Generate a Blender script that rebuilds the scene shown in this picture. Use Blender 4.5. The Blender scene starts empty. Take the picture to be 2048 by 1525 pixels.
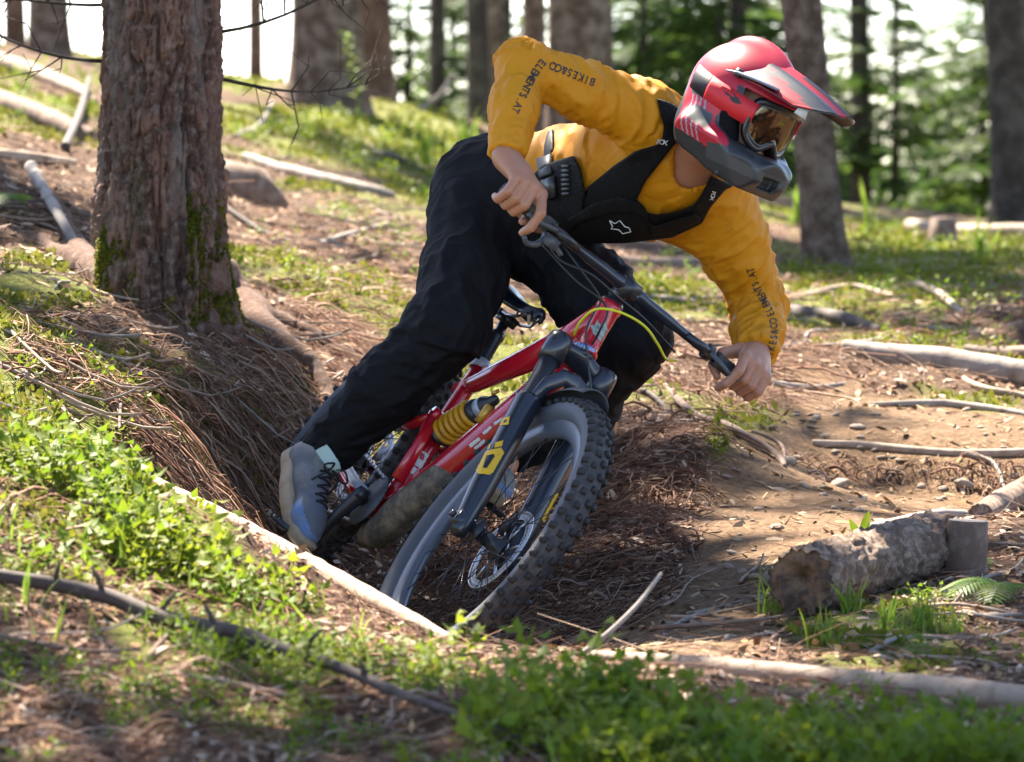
import bpy, math, random
import numpy as np
from mathutils import Vector, Matrix
from mathutils.bvhtree import BVHTree
rng = np.random.default_rng(7)
random.seed(7)
S = bpy.context.scene
COL = S.collection

# ---------------------------------------------------------------- camera
F = 8600.0                      # focal length in photo pixels (photo 2048 wide)
EYE = np.array([0, 0, 1.04])
PITCH = math.radians(3.34)
cam_data = bpy.data.cameras.new('camera')
cam_data.lens = 36.0 * F / 2048.0
cam_data.sensor_width = 36.0
cam_data.clip_start = 0.2
cam_data.clip_end = 2000
cam_data.dof.use_dof = True
cam_data.dof.focus_distance = 9.5
cam_data.dof.aperture_fstop = 6.3
cam = bpy.data.objects.new('camera', cam_data)
cam.location = EYE
cam.rotation_euler = (math.pi / 2 - PITCH, 0, 0)
COL.objects.link(cam)
S.camera = cam

# ---------------------------------------------------------------- sky, sun, exposure
SUN_EL, SUN_AZ = math.radians(52), math.radians(-24)     # azimuth measured from +Y (away from camera) towards +X
sun_dir = np.array([math.sin(SUN_AZ) * math.cos(SUN_EL), math.cos(SUN_AZ) * math.cos(SUN_EL), math.sin(SUN_EL)])
world = bpy.data.worlds.new('World'); S.world = world; world.use_nodes = True
nt = world.node_tree
sky = nt.nodes.new('ShaderNodeTexSky'); sky.sky_type = 'NISHITA'; sky.sun_disc = False
sky.sun_elevation = SUN_EL; sky.sun_rotation = SUN_AZ
sky.altitude = 900; sky.air_density = 0.7; sky.dust_density = 1.0; sky.ozone_density = 0.6
nt.links.new(sky.outputs[0], nt.nodes['Background'].inputs[0])
nt.nodes['Background'].inputs[1].default_value = 0.078
sun_data = bpy.data.lights.new('sun', 'SUN'); sun_data.energy = 4.2; sun_data.angle = math.radians(0.53)
sun_data.color = (1.0, 0.93, 0.82)
sun = bpy.data.objects.new('sun', sun_data); COL.objects.link(sun)
sun.rotation_euler = Vector(tuple(sun_dir)).to_track_quat('Z', 'Y').to_euler()
sun.location = (-6, 12, 18)
S.view_settings.view_transform = 'Standard'; S.view_settings.look = 'None'
S.view_settings.exposure = 2.8; S.view_settings.gamma = 1.0
S.view_settings.use_curve_mapping = False
try:
    S.view_settings.use_white_balance = True; S.view_settings.white_balance_temperature = 6900; S.view_settings.white_balance_tint = 12
except Exception:
    pass
try:
    S.cycles.max_bounces = 8; S.cycles.transparent_max_bounces = 8; S.cycles.use_denoising = True
except Exception:
    pass

# ---------------------------------------------------------------- measuring helpers
FW = np.array([0, math.cos(PITCH), -math.sin(PITCH)]); UP = np.array([0, math.sin(PITCH), math.cos(PITCH)]); RT = np.array([1.0, 0, 0])
def P(px, py, d):
    """world point seen at photo pixel (px, py) at depth d"""
    px, py, d = np.asarray(px, float), np.asarray(py, float), np.asarray(d, float)
    return EYE + d[..., None] * FW + ((px - 1024) / F * d)[..., None] * RT - ((py - 762.5) / F * d)[..., None] * UP
def proj(X):
    v = np.asarray(X, float) - EYE; d = v @ FW
    return 1024 + F * (v @ RT) / d, 762.5 - F * (v @ UP) / d, d
def nrm(v):
    v = np.asarray(v, float); return v / (np.linalg.norm(v, axis=-1, keepdims=True) + 1e-12)

def _hash(i, j, k, s=0):
    h = (i * 374761393 + j * 668265263 + k * 2147483647 + s * 974711) & 0xffffffff
    h = ((h ^ (h >> 13)) * 1274126177) & 0xffffffff
    return ((h ^ (h >> 16)) & 0xffff) / 65535.0
def vnoise(p, s=0):
    """value noise in [-1, 1], p (N,3)"""
    p = np.asarray(p, float); i = np.floor(p).astype(np.int64); f = p - i; f = f * f * (3 - 2 * f)
    r = 0
    for a in (0, 1):
        for b in (0, 1):
            for c in (0, 1):
                w = (f[:, 0] if a else 1 - f[:, 0]) * (f[:, 1] if b else 1 - f[:, 1]) * (f[:, 2] if c else 1 - f[:, 2])
                r = r + w * _hash(i[:, 0] + a, i[:, 1] + b, i[:, 2] + c, s)
    return r * 2 - 1
def fbm(p, o=4, s=0, g=0.5):
    a, r, t = 1.0, 0, 0
    p = np.asarray(p, float)
    for k in range(o):
        r = r + a * vnoise(p * 2 ** k, s + k); t += a; a *= g
    return r / t
def in_poly(px, py, poly):
    poly = np.asarray(poly, float); x0, y0 = poly[:, 0], poly[:, 1]; x1, y1 = np.roll(x0, -1), np.roll(y0, -1)
    r = np.zeros(np.shape(px), bool)
    for a, b, c, d in zip(x0, y0, x1, y1):
        m = ((b > py) != (d > py)) & (px < (c - a) * (py - b) / (d - b + 1e-12) + a)
        r ^= m
    return r

# ---------------------------------------------------------------- mesh helpers
def link(name, me, parent=None):
    o = bpy.data.objects.new(name, me); COL.objects.link(o)
    if parent is not None: o.parent = parent
    return o
def mesh_np(name, V, faces, mat=None, parent=None, smooth=True, cols=None, mats=None, midx=None):
    """faces: list of integer arrays (n,3) / (n,4)"""
    V = np.asarray(V, np.float32)
    if not isinstance(faces, (list, tuple)): faces = [faces]
    faces = [np.asarray(f, np.int32) for f in faces if len(f)]
    me = bpy.data.meshes.new(name)
    nl = sum(f.size for f in faces); nf = sum(len(f) for f in faces)
    me.vertices.add(len(V)); me.vertices.foreach_set('co', V.ravel())
    me.loops.add(nl); me.polygons.add(nf)
    me.loops.foreach_set('vertex_index', np.concatenate([f.ravel() for f in faces]))
    tot = np.concatenate([np.full(len(f), f.shape[1], np.int32) for f in faces])
    me.polygons.foreach_set('loop_start', np.concatenate([[0], np.cumsum(tot)[:-1]]).astype(np.int32))
    me.update(calc_edges=True); me.validate()
    if smooth: me.polygons.foreach_set('use_smooth', np.ones(len(me.polygons), bool))
    if cols is not None:
        for nme, c in cols.items():
            c = np.asarray(c, np.float32)
            if c.ndim == 1: c = np.stack([c] * 3, 1)
            at = me.color_attributes.new(nme, 'FLOAT_COLOR', 'POINT')
            at.data.foreach_set('color', np.concatenate([c, np.ones((len(c), 1), np.float32)], 1).ravel())
    for m in (mats or ([mat] if mat else [])): me.materials.append(m)
    if midx is not None: me.polygons.foreach_set('material_index', np.asarray(midx, np.int32))
    return link(name, me, parent)
def tag(o, label=None, cat=None, group=None, kind=None):
    for k, v in (('label', label), ('category', cat), ('group', group), ('kind', kind)):
        if v: o[k] = v
    return o
def empty(name, loc, label, cat, group=None):
    o = bpy.data.objects.new(name, None); COL.objects.link(o); o.location = loc; o.empty_display_size = .1
    return tag(o, label, cat, group)

class MB:
    """collects shapes, builds ONE mesh object"""
    def __init__(s): s.V = []; s.T = []; s.Q = []; s.n = 0; s.C = []
    def add(s, V, Q=(), T=(), c=None):
        V = np.asarray(V, float).reshape(-1, 3)
        if len(Q): s.Q.append(np.asarray(Q) + s.n)
        if len(T): s.T.append(np.asarray(T) + s.n)
        s.V.append(V); s.n += len(V)
        s.C.append(np.tile(np.asarray(c if c is not None else (1, 1, 1), float), (len(V), 1)))
        return s
    def tube(s, pts, r, n=8, cap=True, flat=None, c=None):
        """swept tube; r scalar or per point; flat=(axis, factor) squashes the section along a world axis"""
        pts = np.asarray(pts, float); m = len(pts)
        r = np.broadcast_to(np.asarray(r, float), (m,)) if np.ndim(r) < 2 else np.asarray(r, float)
        t = nrm(np.gradient(pts, axis=0)) if m > 2 else np.tile(nrm(pts[1] - pts[0]), (m, 1))
        a = np.array([0, 0, 1.0]) if abs(t[0][2]) < .9 else np.array([1.0, 0, 0])
        if flat is not None: a = np.asarray(flat, float)
        U = np.zeros((m, 3)); W = np.zeros((m, 3)); u = nrm(np.cross(t[0], a))
        for i in range(m):
            u = nrm(u - t[i] * (u @ t[i])); U[i] = u; W[i] = np.cross(t[i], u)
        th = np.arange(n) / n * 2 * np.pi
        ru, rw = (r[:, 0], r[:, 1]) if r.ndim == 2 else (r, r)
        V = pts[:, None] + np.cos(th)[None, :, None] * U[:, None] * ru[:, None, None] + np.sin(th)[None, :, None] * W[:, None] * rw[:, None, None]
        i = np.arange(m - 1)[:, None] * n; j = np.arange(n)[None]; k = (j + 1) % n
        Q = np.stack([i + j, i + k, i + n + k, i + n + j], -1).reshape(-1, 4)
        V = V.reshape(-1, 3); T = []
        if cap:
            V = np.concatenate([V, pts[:1], pts[-1:]]); A = m * n
            for q in range(n):
                T += [(A, (q + 1) % n, q), (A + 1, (m - 1) * n + q, (m - 1) * n + (q + 1) % n)]
        return s.add(V, Q, T, c)
    def lathe(s, prof, o, ax, n=32, c=None, closed=False):
        """prof: list of (along, radius)"""
        prof = list(prof) + ([prof[0]] if closed else [])
        ax = nrm(ax); a = np.array([0, 0, 1.0]) if abs(ax[2]) < .9 else np.array([1.0, 0, 0])
        u = nrm(np.cross(ax, a)); w = np.cross(ax, u); th = np.arange(n) / n * 2 * np.pi; m = len(prof)
        V = np.array([np.asarray(o) + ax * h + rr * (np.cos(t) * u + np.sin(t) * w) for h, rr in prof for t in th])
        i = np.arange(m - 1)[:, None] * n; j = np.arange(n)[None]; k = (j + 1) % n
        return s.add(V, np.stack([i + j, i + k, i + n + k, i + n + j], -1).reshape(-1, 4), (), c)
    def box(s, c, ax, h, taper=1.0, col=None):
        """c centre, ax 3x3 rows axes, h half sizes"""
        ax = np.asarray(ax, float); V = []
        for z in (-1, 1):
            k = 1 if z < 0 else taper
            for x, y in ((-1, -1), (1, -1), (1, 1), (-1, 1)):
                V.append(np.asarray(c) + ax[0] * h[0] * x * k + ax[1] * h[1] * y * k + ax[2] * h[2] * z)
        return s.add(V, [(0, 3, 2, 1), (4, 5, 6, 7), (0, 1, 5, 4), (1, 2, 6, 5), (2, 3, 7, 6), (3, 0, 4, 7)], (), col)
    def plate(s, poly, nv, th, c=None):
        """closed 3-D polygon thickened by th along nv (fan from centroid)"""
        poly = np.asarray(poly, float); m = len(poly); nv = np.asarray(nv, float)
        V = np.concatenate([poly - nv * th / 2, poly + nv * th / 2, [poly.mean(0) - nv * th / 2, poly.mean(0) + nv * th / 2]])
        Q = [(i, (i + 1) % m, m + (i + 1) % m, m + i) for i in range(m)]
        T = [(2 * m, (i + 1) % m, i) for i in range(m)] + [(2 * m + 1, m + i, m + (i + 1) % m) for i in range(m)]
        return s.add(V, Q, T, c)
    def build(s, name, mat, parent=None, smooth=True, col=None):
        V = np.concatenate(s.V); f = []
        if s.Q: f.append(np.concatenate(s.Q))
        if s.T: f.append(np.concatenate(s.T))
        return mesh_np(name, V, f, mat, parent, smooth, {'col': np.concatenate(s.C)} if col else None)

def stamp(TV, TF, M, O, sc=None):
    """copies of a template (verts TV, faces TF) under matrices M (N,3,3) and offsets O (N,3)"""
    N = len(O); V = np.einsum('nij,kj->nki', M, TV) + O[:, None]
    return V.reshape(-1, 3), (TF[None] + (np.arange(N) * len(TV))[:, None, None]).reshape(-1, TF.shape[1])
def rot_rand(N, tilt=1.0, up=None):
    """random rotations: yaw free, tilt (rad) limited"""
    a = rng.uniform(0, 2 * np.pi, N); t = rng.normal(0, tilt, N); b = rng.uniform(0, 2 * np.pi, N)
    ca, sa = np.cos(a), np.sin(a); z = np.zeros(N); o = np.ones(N)
    Rz = np.stack([np.stack([ca, -sa, z], -1), np.stack([sa, ca, z], -1), np.stack([z, z, o], -1)], 1)
    k = np.stack([np.cos(b), np.sin(b), z], -1); ct, st = np.cos(t), np.sin(t)
    K = np.zeros((N, 3, 3)); K[:, 0, 2] = k[:, 1]; K[:, 2, 0] = -k[:, 1]; K[:, 1, 2] = -k[:, 0]; K[:, 2, 1] = k[:, 0]
    R = np.eye(3) + st[:, None, None] * K + (1 - ct)[:, None, None] * (K @ K)
    return R @ Rz

# ---------------------------------------------------------------- materials
MATS = {}
def mat(name, col, rough=.6, metal=0, bump=None, vary=None, coat=0, trans=0, attr=None, spec=.5, coltex=None, sheen=0):
    """principled; bump=(scale, strength, dist); vary=(scale, second colour, lo, hi); attr: colour attribute name multiplies/uses"""
    if name in MATS: return MATS[name]
    m = bpy.data.materials.new(name); m.use_nodes = True; t = m.node_tree; N = t.nodes; L = t.links
    b = N['Principled BSDF']; b.inputs['Roughness'].default_value = rough; b.inputs['Metallic'].default_value = metal
    b.inputs['Specular IOR Level'].default_value = spec
    b.inputs['Coat Weight'].default_value = coat; b.inputs['Coat Roughness'].default_value = .08
    b.inputs['Sheen Weight'].default_value = sheen
    b.inputs['Base Color'].default_value = (*col, 1)
    tc = N.new('ShaderNodeTexCoord'); cur = None
    if attr:
        a = N.new('ShaderNodeAttribute'); a.attribute_name = attr; cur = a.outputs['Color']
    if vary:
        n = N.new('ShaderNodeTexNoise'); n.inputs['Scale'].default_value = vary[0]; n.inputs['Detail'].default_value = 6; n.inputs['Roughness'].default_value = .65
        L.new(tc.outputs['Object'], n.inputs['Vector'])
        r = N.new('ShaderNodeMapRange'); r.inputs[1].default_value = vary[2]; r.inputs[2].default_value = vary[3]
        L.new(n.outputs[0], r.inputs[0])
        x = N.new('ShaderNodeMix'); x.data_type = 'RGBA'; L.new(r.outputs[0], x.inputs[0])
        if cur: L.new(cur, x.inputs[6])
        else: x.inputs[6].default_value = (*col, 1)
        x.inputs[7].default_value = (*vary[1], 1); cur = x.outputs[2]
    if cur: L.new(cur, b.inputs['Base Color'])
    if bump:
        n = N.new('ShaderNodeTexNoise'); n.inputs['Scale'].default_value = bump[0]; n.inputs['Detail'].default_value = 8; n.inputs['Roughness'].default_value = .7
        L.new(tc.outputs['Object'], n.inputs['Vector'])
        u = N.new('ShaderNodeBump'); u.inputs['Strength'].default_value = bump[1]; u.inputs['Distance'].default_value = bump[2]
        L.new(n.outputs[0], u.inputs['Height']); L.new(u.outputs[0], b.inputs['Normal'])
    if trans:
        d = N.new('ShaderNodeBsdfTranslucent'); mx = N.new('ShaderNodeMixShader'); mx.inputs[0].default_value = trans
        if cur: L.new(cur, d.inputs[0])
        else: d.inputs[0].default_value = (*col, 1)
        L.new(b.outputs[0], mx.inputs[1]); L.new(d.outputs[0], mx.inputs[2]); L.new(mx.outputs[0], N['Material Output'].inputs[0])
    MATS[name] = m
    return m
# ================================================================ TERRAIN
CTRL = [(0,1525,6.3),(700,1525,6.3),(1400,1525,6.35),(2048,1525,6.4),(0,1900,5.0),(1024,1900,5.0),(2048,1900,5.0),
 (0,1200,7.2),(500,1290,7.15),(1000,1400,6.95),(1400,1430,6.8),(2048,1465,6.65),
 (0,950,8.2),(300,990,8.2),(560,1110,8.15),(720,1205,8.05),(880,1290,7.9),(1050,1330,7.65),(1230,1340,7.5),(1640,1390,7.2),(2048,1425,7.0),
 (520,1112,10.25),(640,1215,9.7),(760,1348,9.05),(400,1040,9.6),(880,1370,8.6),(1000,1285,9.25),(1150,1275,9.1),(1300,1275,8.7),(1250,1305,8.0),
 (1400,1230,8.9),(1500,1290,8.0),(1450,1120,9.7),(1450,1010,10.4),
 (850,1120,10.5),(1000,1010,10.8),(950,1150,10.3),(1100,1100,10.1),(1250,1150,9.6),(1320,1060,9.95),(1340,920,10.6),(1290,830,11.0),(1400,830,11.3),(1150,910,10.9),(1050,870,11.3),
 (1400,720,12.3),(1300,650,13.3),(1550,690,13),(1550,800,11.8),(1750,800,12.1),(2048,830,12.0),
 (1650,888,11.35),(1850,896,11.25),(2048,906,11.2),(1700,960,11.15),(1880,985,11.05),(2048,1000,11.0),
 (1750,1015,10.4),(1650,1100,9.5),(1540,1200,8.8),(1620,1235,8.6),(1900,1135,9.25),(2048,1060,9.7),
 (1700,1300,7.8),(1900,1310,7.7),(2048,1260,8.1),(1600,1300,7.9),(1800,1230,8.35),
 (1800,720,13.2),(2048,745,12.9),(1700,620,15.2),(2048,620,15.2),(1900,540,18),(1660,530,18.5),(2048,490,21),(1900,468,24),(1500,450,24),(1650,440,28),(1800,448,31),(2048,452,31),
 (1100,650,13.2),(1050,560,14.8),(1250,520,18),(1250,480,21),
 (700,740,12),(640,800,11.3),(560,900,10.9),(520,800,10.9),(600,700,11.8),
 (450,750,10.6),(350,850,9.9),(250,800,9.7),(300,700,10.6),(100,750,9.6),(100,620,10.6),(0,600,10.6),(0,800,9.2),(200,920,8.9),
 (310,625,11.2),(450,640,11.3),(560,620,12.4),(700,560,13.8),(850,560,14.3),
 (500,480,14.8),(480,400,16.5),(700,400,18.5),(850,420,18.5),(480,300,20.5),(700,300,22.5),(900,330,22.5),
 (480,190,27),(600,180,31),(750,215,30),(900,228,28),(980,262,28),
 (0,480,12),(100,400,13),(0,330,15),(150,300,16),(0,210,20),(150,190,22),(60,105,26),(150,115,28),
 (-1500,700,10.5),(-1500,150,22),(3600,800,12),(3600,470,22),(-1500,1250,6.3),(3600,1420,6.2)]
c_ = np.array(CTRL, float); CP = P(c_[:, 0], c_[:, 1], c_[:, 2])
CP = np.concatenate([CP, [(-9, 44, .7), (-4, 44, .7), (0, 44, .1), (4, 44, -.5), (9, 44, -.7), (-20, 80, -5), (0, 80, -5), (20, 80, -6), (-40, 170, -16), (0, 170, -16), (40, 170, -17),
                          (-1.5, 2.4, .0), (0, 2.4, -.05), (1.5, 2.4, -.05), (0, 1.2, -.3), (-1, 1.2, -.3), (1, 1.2, -.3)]])
def uv(x, y):
    y = np.maximum(y, 1.0); u = x / y * 10
    return np.where(np.abs(u) > 1.8, np.sign(u) * (1.8 + np.tanh((np.abs(u) - 1.8) / 4) * 4), u), 10 * np.log(y)
def _k(r2): return .5 * r2 * np.log(r2 + 1e-9)
_u, _v = uv(CP[:, 0], CP[:, 1])
_A = np.stack([_u, _v], 1); _n = len(_A)
_K = _k(((_A[:, None] - _A[None]) ** 2).sum(2)) + np.eye(_n) * .012
_Pm = np.c_[np.ones(_n), _A]
_sol = np.linalg.solve(np.block([[_K, _Pm], [_Pm.T, np.zeros((3, 3))]]), np.r_[CP[:, 2], np.zeros(3)])
def H0(x, y):
    x = np.asarray(x, float); y = np.asarray(y, float); sh = np.broadcast(x, y).shape
    u, v = uv(np.broadcast_to(x, sh).ravel(), np.broadcast_to(y, sh).ravel()); out = np.empty(len(u))
    for i in range(0, len(u), 20000):
        a, b = u[i:i + 20000], v[i:i + 20000]
        out[i:i + 20000] = _k((a[:, None] - _A[:, 0]) ** 2 + (b[:, None] - _A[:, 1]) ** 2) @ _sol[:_n] + _sol[_n] + _sol[_n + 1] * a + _sol[_n + 2] * b
    return out.reshape(sh)
# zones, as outlines measured on the photograph
TRAIL = [(1230,1318),(1120,1290),(1330,1215),(1390,1090),(1400,960),(1470,880),(1560,840),(1600,790),(1500,760),(1560,720),(1750,790),(2300,860),(2300,1030),(2048,1040),(1960,1020),(1800,1060),(1640,1100),(1540,1180),(1520,1290),(1380,1325)]
RUT = [(500,1130),(560,960),(620,830),(640,740),(700,700),(760,740),(720,900),(760,1000),(820,1100),(900,1250),(900,1370),(760,1400),(620,1260)]
NEARB = [(-300,1130),(330,1215),(700,1300),(900,1335),(1200,1365),(1640,1410),(2400,1470),(2400,2200),(-300,2200)]  # near strip: dark litter, with its shade put into the soil colour
BANK = [(850,1290),(820,1000),(1000,850),(1200,800),(1300,790),(1420,850),(1420,1000),(1400,1120),(1330,1230),(1150,1290)]
MOSS = [[(500,500),(620,520),(800,560),(820,620),(700,620),(560,590),(470,520)], [(0,500),(130,520),(210,580),(190,620),(0,610)], [(170,700),(300,690),(330,760),(240,850),(140,830),(120,770)],
        [(0,830),(300,900),(380,1000),(520,1120),(640,1230),(500,1240),(300,1120),(120,1130),(0,1080)], [(540,210),(900,220),(960,330),(1000,420),(820,420),(700,330),(500,300)],
        [(1580,1200),(1900,1220),(1930,1330),(1800,1370),(1650,1330),(1560,1260)], [(1700,460),(2048,480),(2048,600),(1850,600),(1700,540)], [(1330,620),(1480,600),(1440,640)], [(200,1230),(700,1290),(760,1350),(500,1380),(220,1330)],
        [(1240,560),(1420,560),(1420,600),(1280,600)]]
def zones(x, y, z):
    px, py, d = proj(np.stack([x, y, z], -1))
    jx = px + 26 * fbm(np.stack([x * 6, y * 3, 0 * x], -1), 2, 31); jy = py + 18 * fbm(np.stack([x * 6, y * 3, 0 * x], -1), 2, 37)
    tr = in_poly(jx, jy, TRAIL); bk = in_poly(jx, jy, BANK); ru = in_poly(jx, jy, RUT)
    ms = np.zeros(x.shape, bool)
    for m in MOSS: ms |= in_poly(jx, jy, m)
    ms |= (fbm(np.stack([x * 1.5, y * .9, 0 * x], -1), 3, 171) > .08) & (y > 8.6) & ~bk & ~ru
    return tr, bk, ru, ms & ~tr
def H(x, y, detail=True):
    x = np.asarray(x, float); y = np.asarray(y, float)
    z = H0(x, y)
    if not detail: return z
    sh = z.shape; xf, yf, zf = x.ravel() + np.zeros(z.size), y.ravel() + np.zeros(z.size), z.ravel()
    p = np.stack([xf, yf, 0 * xf], -1)
    near = np.clip((60 - yf) / 30, .3, 1)
    px, py, d = proj(np.stack([xf, yf, zf], -1))
    tr = in_poly(px, py, TRAIL)
    amp = np.where(tr, .35, 1.0)
    n = .030 * fbm(p * 4.0, 3, 3) + .016 * fbm(p * 17, 3, 9) * amp
    n = n * np.where(tr, .5, 1)
    return (zf + n * near).reshape(sh)
# sheet, dense where the camera looks
us = np.concatenate([np.linspace(-6, -1.5, 28)[:-1], np.linspace(-1.5, 1.5, 231), np.linspace(1.5, 6, 28)[1:]])
vs = np.concatenate([np.arange(10 * math.log(1.2), 10 * math.log(4.5), .5), np.arange(10 * math.log(4.5), 10 * math.log(17), .025), np.arange(10 * math.log(17), 10 * math.log(50), .06), np.linspace(10 * math.log(50), 10 * math.log(400), 40)])
UU, VV = np.meshgrid(us, vs); GY = np.exp(VV / 10); GX = UU / 10 * GY
GZ = H(GX, GY)
nr, nc = GX.shape
gv = np.stack([GX, GY, GZ], -1).reshape(-1, 3)
tr, bk, ru, ms = zones(gv[:, 0], gv[:, 1], gv[:, 2])
_px, _py, _ = proj(gv); nb = in_poly(_px, _py, NEARB)
def blur(m, k=2):
    m = m.reshape(nr, nc).astype(float)
    for _ in range(k):
        m = (m + np.roll(m, 1, 0) + np.roll(m, -1, 0) + np.roll(m, 1, 1) + np.roll(m, -1, 1)) / 5
    return m.ravel()
zone = np.stack([blur(ms, 4), blur(tr, 4), np.clip(blur(bk, 4) + .7 * blur(ru, 4) + .75 * blur(nb, 4), 0, 1)], 1)   # R moss, G trail, B raw soil, near strip partly darkened for shade
i_ = (np.arange(nr - 1)[:, None] * nc + np.arange(nc - 1)[None]).ravel()
quads = np.stack([i_, i_ + 1, i_ + nc + 1, i_ + nc], 1)
tq = tr[quads].sum(1) >= 2

gm = bpy.data.materials.new('forest_floor'); gm.use_nodes = True
_N, _L = gm.node_tree.nodes, gm.node_tree.links; _b = _N['Principled BSDF']; _b.inputs['Roughness'].default_value = .9; _b.inputs['Specular IOR Level'].default_value = .2
_tc = _N.new('ShaderNodeTexCoord'); _at = _N.new('ShaderNodeAttribute'); _at.attribute_name = 'zone'
_sp = _N.new('ShaderNodeSeparateColor'); _L.new(_at.outputs['Color'], _sp.inputs[0])
def _noise(sc, det=6, ro=.65, typ='ShaderNodeTexNoise'):
    n = _N.new(typ); n.inputs['Scale'].default_value = sc
    if typ == 'ShaderNodeTexNoise': n.inputs['Detail'].default_value = det; n.inputs['Roughness'].default_value = ro
    _L.new(_tc.outputs['Object'], n.inputs['Vector']); return n
def _ramp(src, stops):
    r = _N.new('ShaderNodeValToRGB'); e = r.color_ramp.elements
    while len(e) < len(stops): e.new(.5)
    for q, (p_, c) in zip(e, stops): q.position = p_; q.color = (*c, 1)
    _L.new(src, r.inputs[0]); return r.outputs[0]
def _mix(f, a, b):
    x = _N.new('ShaderNodeMix'); x.data_type = 'RGBA'; _L.new(f, x.inputs[0]); _L.new(a, x.inputs[6]); _L.new(b, x.inputs[7]); return x.outputs[2]
def _math(op, a, b):
    x = _N.new('ShaderNodeMath'); x.operation = op; x.use_clamp = True
    for i, s_ in enumerate((a, b)):
        if hasattr(s_, 'is_output'): _L.new(s_, x.inputs[i])
        else: x.inputs[i].default_value = s_
    return x.outputs[0]
n1, n2, n3 = _noise(9), _noise(55, 8, .7), _noise(160, 4, .7)
litter = _ramp(n2.outputs[0], [(.3, (.030, .016, .010)), (.46, (.085, .046, .027)), (.58, (.16, .092, .054)), (.72, (.30, .20, .13))])
trailc = _ramp(n2.outputs[0], [(.28, (.08, .045, .022)), (.45, (.17, .098, .048)), (.6, (.25, .158, .088)), (.75, (.38, .28, .19))])
soil = _ramp(n2.outputs[0], [(.3, (.03, .014, .008)), (.5, (.095, .042, .024)), (.65, (.17, .085, .05)), (.8, (.26, .15, .10))])
mossc = _ramp(n3.outputs[0], [(.3, (.05, .075, .012)), (.5, (.15, .18, .025)), (.7, (.30, .29, .06))])
mk = _math('MULTIPLY', _sp.outputs[0], _math('MULTIPLY_ADD' if False else 'MULTIPLY', n1.outputs[0], 1.7))
c1 = _mix(_sp.outputs[2], litter, soil); c2 = _mix(_sp.outputs[1], c1, trailc); c3 = _mix(mk, c2, mossc)
_L.new(c3, _b.inputs['Base Color'])
_bp = _N.new('ShaderNodeBump'); _bp.inputs['Strength'].default_value = .9; _bp.inputs['Distance'].default_value = .03
_L.new(_math('ADD', _math('MULTIPLY', n2.outputs[0], .7), _math('MULTIPLY', n3.outputs[0], .3)), _bp.inputs['Height']); _L.new(_bp.outputs[0], _b.inputs['Normal'])

def sub_sheet(name, q):
    ids = np.unique(q); mp = np.zeros(len(gv), np.int64); mp[ids] = np.arange(len(ids))
    o = mesh_np(name, gv[ids], mp[q], gm, cols={'zone': zone[ids]}); o['kind'] = 'structure'; return o
sub_sheet('ground', quads[~tq]); sub_sheet('trail', quads[tq])

_ds = np.exp(np.linspace(math.log(2.6), math.log(70), 900))
def ground_hit(px, py, detail=False):
    """first terrain point on the sight line of each pixel"""
    px = np.atleast_1d(np.asarray(px, float)); py = np.atleast_1d(np.asarray(py, float)); out = []
    for a, b in zip(px, py):
        Q = P(np.full(900, a), np.full(900, b), _ds)
        s = Q[:, 2] - H(Q[:, 0], Q[:, 1], detail)
        k = np.argmax(s < 0) if (s < 0).any() else 899
        k = max(k, 1); t = s[k - 1] / (s[k - 1] - s[k] + 1e-12); out.append(Q[k - 1] + (Q[k] - Q[k - 1]) * np.clip(t, 0, 1))
    return np.array(out)
def on_ground(px, py):
    g = ground_hit(px, py)[0]; g[2] = H(g[:1], g[1:2])[0] if False else H(np.array([g[0]]), np.array([g[1]]))[0]; return g
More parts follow.
